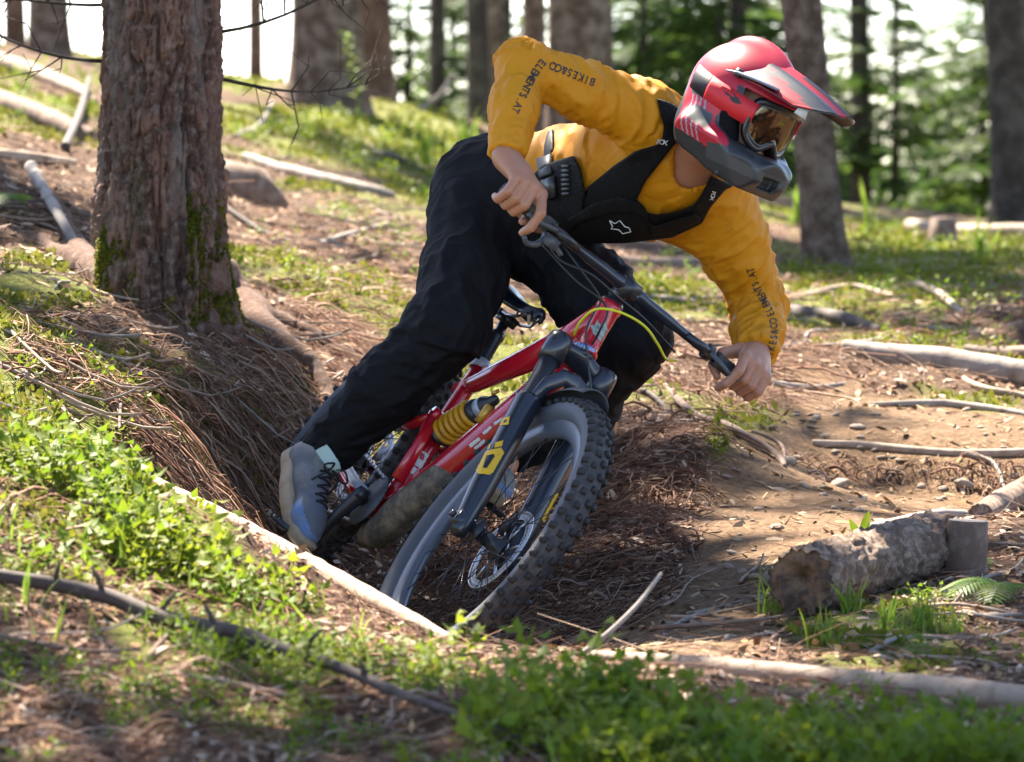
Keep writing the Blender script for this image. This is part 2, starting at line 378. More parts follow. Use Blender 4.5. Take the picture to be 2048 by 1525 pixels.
# ================================================================ TREES
bark_far = mat('grey_bark', (.125, .080, .055), .9, vary=(11, (.33, .245, .185), .44, .66), bump=(22, 1.0, .05), spec=.2)
bark_red = mat('red_brown_bark', (.10, .058, .038), .9, vary=(6, (.24, .155, .11), .42, .7), bump=(14, .8, .03), spec=.2)
bark_dark = mat('dark_bark', (.045, .035, .027), .9, vary=(6, (.12, .10, .08), .45, .7), bump=(14, .8, .03), spec=.2)
bark_big = mat('spruce_bark', (.115, .070, .052), .92, vary=(38, (.26, .19, .155), .50, .72), bump=(60, 1.0, .010), attr='col', spec=.25)
foliage = mat('spruce_foliage', (.034, .076, .018), .6, trans=.55, vary=(1.3, (.090, .135, .022), .40, .65), spec=.2)
crown_bough = {}
def bough(seed, droop=.35, n=13):
    """one spruce bough along +X, length 1: flat sprays of needles on a drooping spine"""
    r = np.random.default_rng(seed); V, Q = [], []
    def sp(t): return np.array([t, 0, -droop * t * t + .10 * t])
    def strip(p, d, ln, w, up):
        d = nrm(d); s = nrm(np.cross(d, up)); k = len(V)
        for q_, ww in ((0, .55), (.55, 1), (1, .12)):
            c = p + d * ln * q_ + np.array([0, 0, -.18 * ln * q_ * q_]); V.append(c - s * w * ww); V.append(c + s * w * ww)
        Q.extend([(k, k + 2, k + 3, k + 1), (k + 2, k + 4, k + 5, k + 3)])
    for i in range(n):
        t = .10 + .88 * i / (n - 1); p = sp(t); L_ = (.36 * (1 - t) ** .7 + .09) * r.uniform(.75, 1.2)
        for s_ in (-1, 1):
            a = s_ * r.uniform(.7, 1.05); d = np.array([math.cos(a), math.sin(a), r.uniform(-.35, .05)])
            strip(p, d, L_, .020 + .012 * r.random(), np.array([r.normal(0, .5), r.normal(0, .5), 1]))
            if L_ > .2: strip(p + d * L_ * .45, np.array([math.cos(a * .3), math.sin(a * .3), -.25]), L_ * .55, .018, np.array([r.normal(0, .5), r.normal(0, .5), 1]))
    for q_ in range(3): strip(sp(.3 * q_ + .05), sp(.3 * q_ + .35) - sp(.3 * q_ + .05), .34, .016, np.array([0, .4 * (q_ - 1), 1]))
    return np.array(V), np.array(Q)
BOUGH = [bough(3), bough(4, .5), bough(5, .25, 15)]
def crown_mesh(name, z0, z1, r0, r1, n, seed, omitted=()):
    """boughs around the stem between heights z0..z1, reach r0 (low) to r1 (top)"""
    r = np.random.default_rng(seed); VV, QQ, k = [], [], 0
    for i in range(n):
        t = (i + r.random()) / n; t = t ** .85; z = z0 + (z1 - z0) * t; a = i * 2.4 + r.normal(0, .35); L_ = (r0 + (r1 - r0) * t) * r.uniform(.7, 1.15)
        V, Q = BOUGH[int(r.integers(3))]; e = r.normal(-.05, .16) + .35 * t; ce, se = math.cos(e), math.sin(e); ca, sa = math.cos(a), math.sin(a); ro = r.normal(0, .25)
        W = V * L_ * np.array([1, r.uniform(.8, 1.15), 1]); y = W[:, 1] * math.cos(ro) - W[:, 2] * math.sin(ro); zz = W[:, 1] * math.sin(ro) + W[:, 2] * math.cos(ro)
        x2 = W[:, 0] * ce - zz * se; z2 = W[:, 0] * se + zz * ce
        if i in omitted: continue
        VV.append(np.stack([x2 * ca - y * sa, x2 * sa + y * ca, z2 + z], 1)); QQ.append(Q + k); k += len(V)
    return np.concatenate(VV), np.concatenate(QQ)
# limbs left off to let sun patches through, counted from the lowest
SUN_GAPS = {'gappy_a': [0, 2, 3, 5, 7, 8, 10, 11, 12, 13, 14, 15, 17, 19, 22, 23, 24, 25, 26, 27, 28, 29, 30, 31, 32, 33, 36, 37, 38, 39, 40, 41, 42, 43, 44, 45, 46, 48, 49, 51, 53, 54, 56, 57, 58, 59, 61, 72],
        'gappy_b': [0, 1, 2, 3, 4, 6, 8, 9, 11, 12, 14, 24], 'gappy_c': [2, 5]}
_crowns = {}
def get_crown(kind):
    if kind not in _crowns:
        spec = {'high': (9, 19, 2.2, .5, 30, 31), 'gappy_a': (4.6, 18, 2.9, .6, 120, 21, SUN_GAPS['gappy_a']), 'gappy_b': (3.6, 15, 2.6, .6, 110, 22, SUN_GAPS['gappy_b']), 'gappy_c': (3.8, 13, 2.2, .6, 90, 23, SUN_GAPS['gappy_c']), 'tall_a': (4.2, 17, 2.8, .6, 46, 1), 'tall_b': (5.0, 19, 2.9, .6, 50, 2), 'tall_c': (3.8, 16, 2.4, .5, 44, 3), 'young_a': (.25, 5.2, 1.35, .15, 92, 4), 'young_b': (.15, 4.2, 1.2, .12, 84, 5), 'young_c': (.6, 6.5, 1.6, .2, 92, 6), 'bushy': (.1, 7.5, 2.2, .4, 135, 8)}[kind]
        _crowns[kind] = crown_mesh('crown', *spec)
        V, Q = _crowns[kind]; o = mesh_np('crown', V, Q, foliage, None, True); _crowns[kind] = o.data; bpy.data.objects.remove(o)
    return _crowns[kind]
def tree(px, py, d, wpx, tx, label, bark, crown=None, group=None, h=15.0, cat='tree', yaw=None, name='spruce_tree', cs=1.0, seg=10, wob=.03):
    b = P(px, py, d); b[2] = H(np.array([b[0]]), np.array([b[1]]))[0] - .06
    r0 = wpx / 2 / F * d; top = P(tx, 0, d); ax = nrm(top - b) if abs(top[2] - b[2]) > .15 else np.array([0, 0, 1.0]); ax = ax / ax[2]
    root = empty(name, b, label, cat, group)
    m = 44; hh = h * np.linspace(0, 1, m) ** 1.7; pts = np.outer(hh, ax); r = r0 * (1.0 - .80 * hh / h) * (1 + .45 * np.exp(-hh / (r0 * 1.1 + .02)))
    pts[:, 0] += wob * np.sin(hh * 1.1 + px) * np.minimum(hh, 1.5) * .3
    tb = MB(); n = 20
    th = np.arange(n) / n * 2 * np.pi; V = []
    for k in range(m):
        q = np.stack([np.cos(th) * 1.6 + px, np.sin(th) * 1.6, np.full(n, hh[k] * 1.3)], 1); rr = r[k] * (1 + .07 * fbm(q, 3, 5))
        V.append(pts[k] + np.stack([rr * np.cos(th), rr * np.sin(th), 0 * th], 1))
    i = (np.arange(m - 1)[:, None] * n); jn = np.arange(n)[None]; kk = (jn + 1) % n
    mesh_np('trunk', np.concatenate(V), np.stack([i + jn, i + kk, i + n + kk, i + n + jn], -1).reshape(-1, 4), bark, root)
    if crown:
        c = link('crown', get_crown(crown), root); c.rotation_euler = (0, 0, px * .37 if yaw is None else yaw); c.scale = (cs, cs, cs)
        c.location = tuple(ax * 0)
    return root
# trunks that stand in view
tree(655, 185, 27, 136, 650, 'thick pale grey trunk beyond the mossy crest, beside a browner one', bark_far, 'high', h=17)
tree(745, 205, 29, 82, 742, 'red brown trunk standing tight against the thick pale grey trunk', bark_red, None, h=16)
tree(1165, 250, 28, 132, 1160, 'stout grey brown trunk behind the raised elbow of the rider', bark_far, 'high', h=17)
tree(1072, 245, 31, 48, 1070, 'slim pale trunk just beside the stout trunk behind the rider', bark_far, None, h=15)
tree(958, 240, 36, 46, 956, 'dark slender trunk beyond the crest, in front of hanging foliage', bark_dark, 'tall_c', h=15)
tree(992, 235, 38, 44, 990, 'grey slender trunk tight beside the dark slender trunk', bark_far, None, h=15)
tree(873, 220, 42, 34, 872, 'thin dark trunk against the bright gaps beyond the crest', bark_dark, 'tall_c', h=15)
tree(511, 170, 33, 27, 511, 'thin brown stem against white sky beside the big spruce', bark_red, None, h=12)
tree(100, 108, 27, 78, 97, 'grey trunk high on the slope behind the big spruce', bark_far, 'high', h=16)
tree(32, 100, 29, 40, 28, 'leaning dark trunk at the very top corner of the slope', bark_red, 'high', h=15)
tree(1656, 528, 18.2, 86, 1603, 'slanting grey trunk with a mossy foot behind the helmet', bark_far, 'tall_b', h=16, wob=.0)
tree(2032, 448, 30, 92, 2016, 'dark trunk at the edge of the bright far wood', bark_dark, 'tall_a', h=16)
tree(1722, 440, 44, 46, 1718, 'blurred dark trunk among the far foliage right of the slanting trunk', bark_dark, None, h=14)
tree(1480, 440, 40, 40, 1478, 'blurred trunk in the far wood above the visor', bark_dark, 'tall_c', h=14)
# young spruces that hang down to the ground in the far wood
ylab = ['dense young spruce with drooping boughs in the far wood', 'young spruce with loose hanging boughs in the far wood', 'taller bushy spruce at the back of the far wood']
YL = ['dense young spruce just right of the stout trunk behind the raised elbow', 'tall bushy spruce behind the helmet crown', 'young spruce with drooping boughs right above the visor', 'bushy dark spruce far back beside the slanting trunk', 'young spruce with loose boughs right of the blurred dark trunk', 'bushy spruce behind the loose boughed one in the far wood', 'narrow young spruce before the brightest sky gap at the far edge', 'young spruce close beside the dark edge trunk', 'bushy spruce cut by the picture edge behind the dark trunk',
 'young spruce between the thin dark trunk and the red brown trunk', 'dense young spruce between the thin dark trunk and the dark slender one', 'young spruce right behind the raised ochre elbow', 'distant young spruce just beside the red brown trunk', 'tall bushy spruce filling the gap between the stout trunk and the helmet', 'far young spruce hidden in part by the slanting trunk', 'faint bushy spruce farthest back behind the blurred dark trunk', 'faint young spruce farthest back in the bright part of the far wood', 'broad hazy spruce closing the brightest sky gap far back', 'broad spruce far back between the stout trunk and the helmet crown', 'broad spruce far back beside the dark edge trunk', 'broad spruce far back beside the thin dark trunk at the crest', 'broad spruce far back behind the dark slender trunk at the crest']
for k, (px, d, kd, cs) in enumerate([(1290, 40, 'young_c', .9), (1370, 47, 'bushy', .8), (1440, 38, 'young_a', .9), (1530, 52, 'bushy', .9), (1790, 44, 'young_b', 1.0), (1760, 56, 'bushy', .75), (1905, 60, 'young_c', .95), (1965, 46, 'young_a', .9), (2075, 40, 'bushy', .7),
        (820, 46, 'young_c', .8), (905, 50, 'young_a', .9), (1020, 44, 'young_c', .85), (780, 58, 'young_b', .9), (1225, 52, 'bushy', .8), (1600, 58, 'young_c', 1.0), (1700, 64, 'bushy', .8), (1850, 68, 'young_a', 1.1), (1880, 75, 'bushy', 1.0), (1335, 66, 'bushy', 1.0), (1960, 72, 'bushy', .9), (850, 70, 'bushy', .85), (935, 62, 'bushy', .8)]):
    w = {'young_a': 0, 'young_b': 1, 'young_c': 1, 'bushy': 2}[kd]
    tree(px, 440, d, 22, px, YL[k], bark_dark, kd, 'young spruces of the far wood', h=5.0 * cs, name='young_spruce', cs=cs, seg=6)
# unseen spruces added out of view so their crowns shade the slope
for k, (x, y, kd) in enumerate([(-3.0, 16.5, 'gappy_a'), (2.9, 17.0, 'tall_a'), (-2.2, 9.2, 'gappy_c')]):
    z = float(H(np.array([x]), np.array([y]))[0]); root = empty('spruce_tree', (x, y, z - .05), 'tall spruce added out of view to shade the slope and trail', 'tree', 'unseen spruces added for their shade')
    m = MB(); m.tube([(0, 0, 0), (0, 0, 2), (.03, 0, 8), (0, 0, 16)], [.20, .16, .11, .03], 14); m.build('trunk', bark_red, root)
    c = link('crown', get_crown(kd), root); c.rotation_euler = (0, 0, k * 1.3)

# ---------------------------------------------------------------- the big spruce: bark as relief
def cells(s, z, cw, ch, per, seed):
    """distance to the nearest and second nearest jittered cell, and that cell's random value; s wraps with per cells"""
    i0, j0 = np.floor(s / cw).astype(int), np.floor(z / ch).astype(int); f1 = np.full(s.shape, 9.); f2 = np.full(s.shape, 9.); rv = np.zeros(s.shape)
    for a in (-1, 0, 1):
        for b in (-1, 0, 1):
            i, jj = i0 + a, j0 + b; iw = i % per; h1 = _hash(iw, jj, 3 + 0 * jj, seed); h2 = _hash(iw, jj, 9 + 0 * jj, seed)
            d = np.hypot((i + .1 + .8 * h1) - s / cw, ((jj + .1 + .8 * h2) - z / ch))
            n = d < f1; f2 = np.where(n, f1, np.minimum(f2, d)); rv = np.where(n, _hash(iw, jj, 17 + 0 * jj, seed), rv); f1 = np.where(n, d, f1)
    return f1, f2, rv
BT_ = P(316, 640, 11.25); BT_[2] = float(H(BT_[:1], BT_[1:2])[0]) - .03
big = empty('spruce_tree', BT_, 'big rough barked spruce with mossy foot and bare roots above the rider', 'tree')
ax_b = P(322, 0, 11.25) - BT_; ax_b = ax_b / ax_b[2]
nz, nth = 330, 340; zz = np.r_[np.linspace(-.10, 1.05, nz - 14), np.linspace(1.1, 16, 14)]; thb = np.arange(nth) / nth * 2 * np.pi
TH, ZZ = np.meshgrid(thb, zz); SS = TH * .17; p3 = np.stack([np.cos(TH).ravel() * 1.0, np.sin(TH).ravel(), ZZ.ravel()], 1)
wx = (.018 * fbm(p3 * 5, 3, 40)).reshape(TH.shape); wz = (.030 * fbm(p3 * 6, 3, 44)).reshape(TH.shape)
per = 24; cw = 2 * np.pi * .17 / per
f1, f2, rv = cells(SS + wx, ZZ + wz, cw, .080, per, 5); g1, g2, rw_c = cells(SS * 2 + wx * 2, ZZ + wz * .8, cw, .033, per * 2, 8)
e1 = np.clip((f2 - f1) / .20, 0, 1); e2 = np.clip((g2 - g1) / .25, 0, 1)
vert = (fbm(np.stack([np.cos(TH).ravel() * 3.4, np.sin(TH).ravel() * 3.4, ZZ.ravel() * .9], 1), 3, 50)).reshape(TH.shape)
crack = np.clip(1 - np.abs(vert) / .075, 0, 1) ** 2
fine = (fbm(p3 * np.array([60, 60, 38]) * .55, 3, 55)).reshape(TH.shape)
_q = np.stack([np.cos(TH).ravel() * 2.3, np.sin(TH).ravel() * 2.3, ZZ.ravel() * 7.5], 1); _q = _q + .35 * np.stack([fbm(p3 * 7, 2, 81), fbm(p3 * 7, 2, 82), 1.6 * fbm(p3 * 8, 3, 83)], 1)
def terrace(v, n):
    t = v * n; f = np.floor(t); r = t - f; return (f + np.clip(r / .22, 0, 1)) / n
t1 = terrace(fbm(_q * 1.5, 3, 84), 7).reshape(TH.shape); t2 = terrace(fbm(_q * np.array([3.6, 3.6, 2.4]), 3, 85), 5).reshape(TH.shape); t3 = terrace(fbm(_q * np.array([8, 8, 4.2]), 2, 86), 4).reshape(TH.shape)
wx2, wz2 = (.050 * fbm(p3 * 4.2, 3, 91)).reshape(TH.shape), (.055 * fbm(p3 * 4.6, 3, 92)).reshape(TH.shape); wx3 = (.012 * fbm(p3 * 16, 2, 93)).reshape(TH.shape)
f1, f2, rv = cells(SS + wx2 + wx3, ZZ + wz2, 2 * np.pi * .17 / 30, .095, 30, 5); g1, g2, rw_c = cells(SS * 2.3 + wx2 * 2 + wx3 * 3, ZZ + wz2 + wx3, 2 * np.pi * .17 * 2.3 / 110, .034, 110, 8)
e1 = np.clip((f2 - f1) / .16, 0, 1)
rel = .004 + .014 * rv + .009 * e1 + .007 * rw_c + .014 * t1 + .010 * t2 + .006 * t3 - .020 * crack + .0030 * fine
lob = (1 + .10 * np.sin(TH * 3 + .6) + .07 * np.sin(TH * 5 + 2))
base = np.interp(zz, [-.1, 0, .12, .30, .55, 1.05, 16], [.205, .178, .158, .146, .138, .128, .03])[:, None]
fl = np.clip(1 - ZZ / .30, 0, 1) ** 1.5
RR = base * (1 + (lob - 1) * (.25 + .9 * fl)) + (rel - .008) * np.clip((4 - ZZ) / 2, 0, 1)
Vb_ = np.stack([RR * np.cos(TH) + ax_b[0] * ZZ, RR * np.sin(TH) + ax_b[1] * ZZ * .3, ZZ], -1).reshape(-1, 3)
i = np.arange(nz - 1)[:, None] * nth; jn = np.arange(nth)[None]; kk = (jn + 1) % nth
shade_ = np.array([.125, .066, .045]) * (.55 + .9 * rv.reshape(-1, 1)) * (.65 + .7 * rw_c.reshape(-1, 1)); grey = np.array([.19, .15, .125]); gg_ = np.clip(fbm(p3 * 2.6, 3, 61) * 1.6 + .08 + .25 * (Vb_[:, :1].ravel() < -.06), 0, .8)[:, None]
colb = shade_ * (1 - gg_) + grey * gg_; lich = np.clip(fbm(p3 * np.array([4, 4, 3]), 3, 66) * 2 - .2, 0, 1)[:, None] * np.clip((.55 - Vb_[:, 2:]) / .4, 0, 1) * (Vb_[:, :1] < -.02)
colb = colb * (1 - .75 * lich) + np.array([.10, .125, .045]) * .75 * lich
mesh_np('trunk', Vb_, np.stack([i + jn, i + kk, i + nth + kk, i + nth + jn], -1).reshape(-1, 4), bark_big, big, cols={'col': colb})
c = link('crown', get_crown('gappy_b'), big); c.rotation_euler = (0, 0, .4); c.location = (0, 0, .3)
def root_on_ground(px, r, parent, RLc, mt, name='root', lift=.3, wig=.012, n=26):
    g = np.array([on_ground(a, b) for a, b in px]); p = smooth_path(g, n); p[:, 2] = H(p[:, 0], p[:, 1]) + np.interp(np.linspace(0, 1, n), np.linspace(0, 1, len(r)), r) * lift
    p += wig * np.stack([fbm(np.c_[p[:, :2] * 9, np.full(n, 1.)], 2, 70), fbm(np.c_[p[:, :2] * 9, np.full(n, 5.)], 2, 71), 0 * p[:, 0]], 1)
    m = MB(); rr = np.interp(np.linspace(0, 1, n), np.linspace(0, 1, len(r)), r) * (1 + .18 * vnoise(np.c_[np.arange(n) * .7, np.zeros(n), np.full(n, float(px[0][0]))], 3)); m.tube(p - RLc, rr, 12, col_ if False else True, c=(.105, .058, .038)); return m.build(name, mt, parent, True, col=True)
def smooth_path(p, n=40):
    p = np.asarray(p, float); q = np.concatenate([[2 * p[0] - p[1]], p, [2 * p[-1] - p[-2]]]); out = []
    for t in np.linspace(0, len(p) - 1 - 1e-9, n):
        k = int(t); f = t - k; a, b, c, d = q[k:k + 4]; out.append(.5 * (2 * b + (c - a) * f + (2 * a - 5 * b + 4 * c - d) * f * f + (3 * b - a - 3 * c + d) * f ** 3))
    return np.array(out)
root_on_ground([(420, 600), (490, 640), (560, 700), (620, 752), (652, 800), (650, 850)], [.10, .062, .048, .038, .026, .012], big, BT_, bark_big)
root_on_ground([(430, 590), (540, 640), (640, 690), (720, 725), (800, 750)], [.07, .036, .026, .018, .010], big, BT_, bark_big)
root_on_ground([(250, 600), (200, 560), (140, 480), (95, 400)], [.09, .05, .034, .02], big, BT_, bark_big)
root_on_ground([(240, 570), (160, 540), (90, 500), (40, 470)], [.07, .035, .022, .012], big, BT_, bark_big)
root_on_ground([(350, 640), (400, 670), (440, 690), (470, 700)], [.05, .026, .020, .010], big, BT_, bark_big)

# dead twiggy limbs on the sunny side of the big spruce and at the slope's corner
def dead_limb(p0, d, L_, seed, r0=.006):
    r = np.random.default_rng(seed); m = MB(); d = nrm(np.array(d, float)); t = np.linspace(0, 1, 9)[:, None]; sd_ = nrm(np.cross(d, [0, 1, .1]))
    sp_ = p0 + d * L_ * t + sd_ * L_ * (.10 * np.sin(3 * t + seed) ) - np.array([0, 0, .10]) * L_ * t ** 2; m.tube(sp_, np.linspace(r0, r0 * .3, 9), 6)
    for k in range(2, 9):
        for q in range(2):
            e = nrm(d * r.uniform(.3, 1) + sd_ * r.choice([-1, 1]) * r.uniform(.5, 1.2) + r.normal(0, .3, 3)); l2 = L_ * r.uniform(.12, .34); a = sp_[k]
            pth = np.array([a, a + e * l2 * .5 + r.normal(0, .015, 3), a + e * l2 + r.normal(0, .03, 3)]); m.tube(pth, [r0 * .4, r0 * .3, r0 * .15], 4)
            if r.random() < .6: m.tube([pth[1], pth[1] + nrm(e + r.normal(0, .8, 3)) * l2 * .5], [r0 * .25, r0 * .12], 4)
    return m
for k, (z, dx, dz, L_) in enumerate([(.62, .9, .10, .42), (.78, .95, .35, .50), (.90, .9, -.15, .40), (.98, .8, .5, .45), (.70, -.9, .25, .5), (.86, -.9, -.1, .45)]):
    sgn = 1 if dx > 0 else -1; p0 = np.array([.14 * sgn + ax_b[0] * z, .05, z]); dead_limb(p0, (dx, .35, dz), L_, k + 3).build('dead_branch', bark_dark, big, False)
# ================================================================ LOGS, STICKS, STONES, PLANTS
pale_wood = mat('pale_stripped_wood', (.34, .255, .185), .8, vary=(26, (.20, .125, .08), .46, .66), bump=(60, .5, .004))
grey_wood = mat('grey_weathered_wood', (.27, .235, .20), .85, vary=(12, (.14, .105, .08), .45, .7), bump=(50, .6, .004))
brown_wood = mat('brown_stick', (.13, .080, .055), .85, vary=(20, (.26, .19, .14), .45, .7), bump=(70, .6, .003))
dark_wood = mat('dark_wet_wood', (.050, .033, .026), .8, vary=(18, (.13, .09, .07), .5, .75), bump=(60, .6, .003))
log_bark = mat('log_bark', (.150, .092, .060), .9, vary=(42, (.34, .245, .18), .46, .62), bump=(55, 1.0, .012))
cut_wood = mat('cut_wood', (.17, .10, .055), .8, vary=(24, (.05, .03, .018), .42, .62), bump=(80, .5, .003))
stone_m = mat('trail_stone', (.30, .235, .175), .85, vary=(22, (.17, .12, .085), .45, .7), bump=(60, .5, .004))
moss_m = mat('moss', (.105, .14, .016), .8, trans=.35, vary=(14, (.24, .21, .035), .40, .68), spec=.1)
leaf_m = mat('bilberry_leaf', (.085, .165, .012), .55, trans=.5, vary=(5, (.20, .235, .020), .38, .62), spec=.2)
grass_m = mat('grass_blade', (.16, .26, .03), .5, trans=.5, vary=(8, (.32, .34, .07), .45, .7), spec=.3)
fern_m = mat('fern_frond', (.12, .22, .035), .5, trans=.5, vary=(9, (.22, .28, .05), .45, .7), spec=.3)
twig_m = mat('twig', (1, 1, 1), .85, attr='col', spec=.2)

def knobbly(pts, r, n=14, m=60, seed=0, amp=.10):
    p = smooth_path(pts, m); rr = np.interp(np.linspace(0, 1, m), np.linspace(0, 1, len(r)), r)
    mb = MB(); mb.tube(p, rr, n); V = mb.V[0]; t = m * n
    q = V[:t] * np.array([14, 14, 14]); c = np.repeat(p, n, 0); dv = V[:t] - c; V[:t] = c + dv * (1 + amp * fbm(q, 3, seed))[:, None]
    return mb
def lying(name, px, rpx, label, cat, mt, sink=.25, group=None, raise_=None, seg=14, amp=.12, depth=None):
    """a log or stick lying on the ground along photo points; rpx radius in photo px at its ends"""
    g = []
    for k, (a, b) in enumerate(px):
        if depth is not None: g.append(P(a, b, depth[k]))
        else: g.append(on_ground(a, b))
    g = np.array(g); d = proj(g)[2]; r = np.interp(np.linspace(0, 1, len(g)), np.linspace(0, 1, len(rpx)), rpx) * d / F
    if depth is None: g[:, 2] += r * (1 - 2 * sink)
    if raise_ is not None: g[:, 2] += np.asarray(raise_)
    o = g.mean(0); m = knobbly(g - o, r, seg, 20 + 14 * len(g), seed=len(name) + int(px[0][0]), amp=amp)
    ob = m.build(name, mt); ob.location = o; tag(ob, label, cat, group); return ob
# pale pole on the crest in front of the bike, the grey pole further along, and the near dark branch
def pole(name, px, r, mt, label, cat, lift, amp=.06, straight=True, stubs=()):
    g = np.array([on_ground(a, b) for a, b in px])
    if straight:
        t = np.linspace(0, 1, 12)[:, None]; q = g[0] + (g[-1] - g[0]) * t; q[:, 2] += max(0, float((H(q[:, 0], q[:, 1]) - q[:, 2]).max()) * .6); g = q
    g = g + [0, 0, lift]; o = g.mean(0); m = knobbly(g - o, r, 16, 110, 4, amp)
    for f_, dx, dy, L_ in stubs:
        p0 = smooth_path(g - o, 110)[int(f_ * 109)]; m.tube([p0, p0 + np.array([dx, -.3, dy]) * L_ * .6, p0 + np.array([dx * 1.2, -.4, dy]) * L_], [.006, .0045, .002], 7)
    w = m.build(name, mt); w.location = o; tag(w, label, cat); return w
pole('pole', [(306, 978), (430, 1045), (580, 1128), (740, 1210), (900, 1290)], [.017, .022, .024, .021, .012], pale_wood, 'sunlit pale stripped pole on the crest right in front of the bike', 'log', .011, .16, True, [(.35, .3, 1, .02), (.55, -.3, 1, .03)])
pole('pole', [(1170, 1322), (1640, 1378), (2200, 1440)], [.010, .019, .021, .022, .022], pale_wood, 'smooth pole edging the near side of the trail below the sawn log', 'log', .012, .10, True, [(.30, .2, .8, .02), (.62, -.2, 1, .025)])
pole('branch', [(-60, 1170), (100, 1198), (220, 1225), (330, 1263), (470, 1316), (560, 1352), (680, 1396), (800, 1440), (960, 1490), (1080, 1520)], [.012, .0125, .013, .0125, .012, .012, .010, .008, .006, .004], dark_wood, 'long dark fallen branch with stubs lying in the near leafy bank', 'branch', .030, .2, False,
     [(.12, .2, 1, .04), (.22, -.3, 1, .05), (.33, .5, .8, .05), (.42, -.4, 1, .04), (.52, .3, -.4, .06), (.60, .6, .9, .05), (.72, -.2, 1, .03)])
w = lying('branch', [(1060, 1372), (1130, 1330), (1200, 1281), (1270, 1215), (1322, 1148)], [7, 7, 6, 5, 3.5], 'thin bent grey twig rising across the trail edge beside the front tyre', 'branch', grey_wood, depth=[7.45, 7.5, 7.55, 7.6, 7.7])
lying('branch', [(780, 1345), (830, 1335), (890, 1308)], [9, 9, 7], 'short pale stick in the near greenery under the front tyre', 'branch', grey_wood, depth=[7.2, 7.3, 7.45])
# trail steps and logs
lying('step_log', [(1625, 886), (1720, 892), (1830, 900), (1930, 905), (2080, 908)], [7, 9, 9, 9, 9], 'pale worn log forming the step across the dirt trail', 'log', pale_wood, .35)
lying('fallen_log', [(1690, 712), (1780, 728), (1880, 745), (1960, 758), (2100, 778)], [15, 22, 26, 27, 28], 'long grey log lying along the far side of the trail', 'log', grey_wood, .2)
lying('fallen_log', [(1930, 716), (2000, 722), (2090, 730)], [14, 18, 18], 'short brown log just above the long grey log by the trail', 'log', brown_wood, .2)
lying('fallen_log', [(1245, 535), (1320, 537), (1410, 532)], [14, 15, 13], 'brown log on the slope seen under the chest of the rider', 'log', brown_wood, .2)
lying('fallen_log', [(1515, 612), (1600, 635), (1680, 650), (1760, 668)], [14, 17, 16, 12], 'rotten mossy brown log beside the ochre forearm', 'log', dark_wood, .25)
lying('fallen_log', [(1820, 466), (1910, 472), (2090, 478)], [13, 15, 16], 'white sunlit log under the far wood', 'log', pale_wood, .1)
lying('fallen_log', [(490, 316), (570, 345), (660, 372), (740, 392), (790, 402)], [10, 13, 13, 11, 7], 'mossy yellow green log crossing the sunny slope behind the big spruce', 'log', grey_wood, .15)
lying('fallen_log', [(-40, 212), (60, 242), (150, 272), (185, 282)], [24, 26, 22, 16], 'thick bare brown log behind the big spruce at the picture edge', 'log', brown_wood, .1)
lying('fallen_log', [(-40, 122), (60, 155), (140, 185), (175, 200)], [13, 15, 14, 10], 'pale slim log above the thick bare log behind the big spruce', 'log', pale_wood, .0)
lying('fallen_log', [(-30, 302), (60, 318), (150, 330)], [15, 15, 10], 'pale flat log half buried beside the foot of the big spruce', 'log', pale_wood, .3)
lying('branch', [(62, 372), (110, 450), (160, 512)], [12, 11, 8], 'mossy upright stick leaning against the foot of the big spruce', 'branch', grey_wood, 0, raise_=[.05, .03, .0])
lying('branch', [(130, 300), (160, 250), (180, 200)], [9, 8, 5], 'dark bare stick propped against the back of the big spruce', 'branch', dark_wood, 0, raise_=[.0, .05, .1])
lying('branch', [(448, 430), (520, 462), (590, 492)], [7, 7, 4], 'dark straight stick beside the trunk above the yellow moss', 'branch', dark_wood, 0)
lying('branch', [(725, 300), (790, 328), (850, 350)], [5, 6, 4], 'thin dark stick in the bright leaves behind the rider', 'branch', dark_wood, 0)
lying('branch', [(470, 280), (520, 262), (545, 236)], [4, 4, 3], 'thin grey curved twig in the sunny clearing near the big spruce', 'branch', grey_wood, 0, raise_=[0, .02, .08])
lying('branch', [(840, 218), (880, 190), (905, 150)], [5, 5, 4], 'grey bent branch standing up at the crest of the slope', 'branch', grey_wood, 0, raise_=[0, 0, 0], depth=[26, 26, 26])
lying('branch', [(440, 735), (500, 760), (560, 768), (620, 752), (680, 765)], [3.5, 4, 4, 3.5, 2.5], 'dark wiry branch lying across the bare root behind the leg', 'branch', dark_wood, 0)
lying('branch', [(1830, 575), (1880, 610), (1925, 640)], [8, 9, 6], 'pale straight branch end on the slope above the long grey log', 'branch', pale_wood, 0)
lying('branch', [(1850, 700), (1940, 775), (2060, 806)], [4, 6, 6], 'thin pale root snaking over the dirt trail', 'branch', pale_wood, .2)
lying('branch', [(1500, 860), (1560, 890), (1572, 930)], [4, 4, 3], 'dark root end hanging over the step of the trail', 'branch', brown_wood, 0)
lying('branch', [(1330, 775), (1390, 830), (1460, 868), (1550, 915), (1570, 940)], [6, 9, 10, 10, 4], 'thick brown root running down the bank towards the trail step', 'branch', brown_wood, .2)
lying('branch', [(1325, 1275), (1370, 1255), (1420, 1225)], [4, 7, 4], 'forked grey root end sticking out of the trail edge', 'branch', grey_wood, .1)
lying('branch', [(1340, 700), (1430, 705), (1520, 690)], [4, 5, 4], 'thin dark stick on the slope left of the gripping hand', 'branch', dark_wood, 0)
lying('branch', [(1200, 790), (1290, 800), (1345, 815)], [5, 6, 5], 'dark short stick on top of the root bank behind the tyre', 'branch', dark_wood, 0)
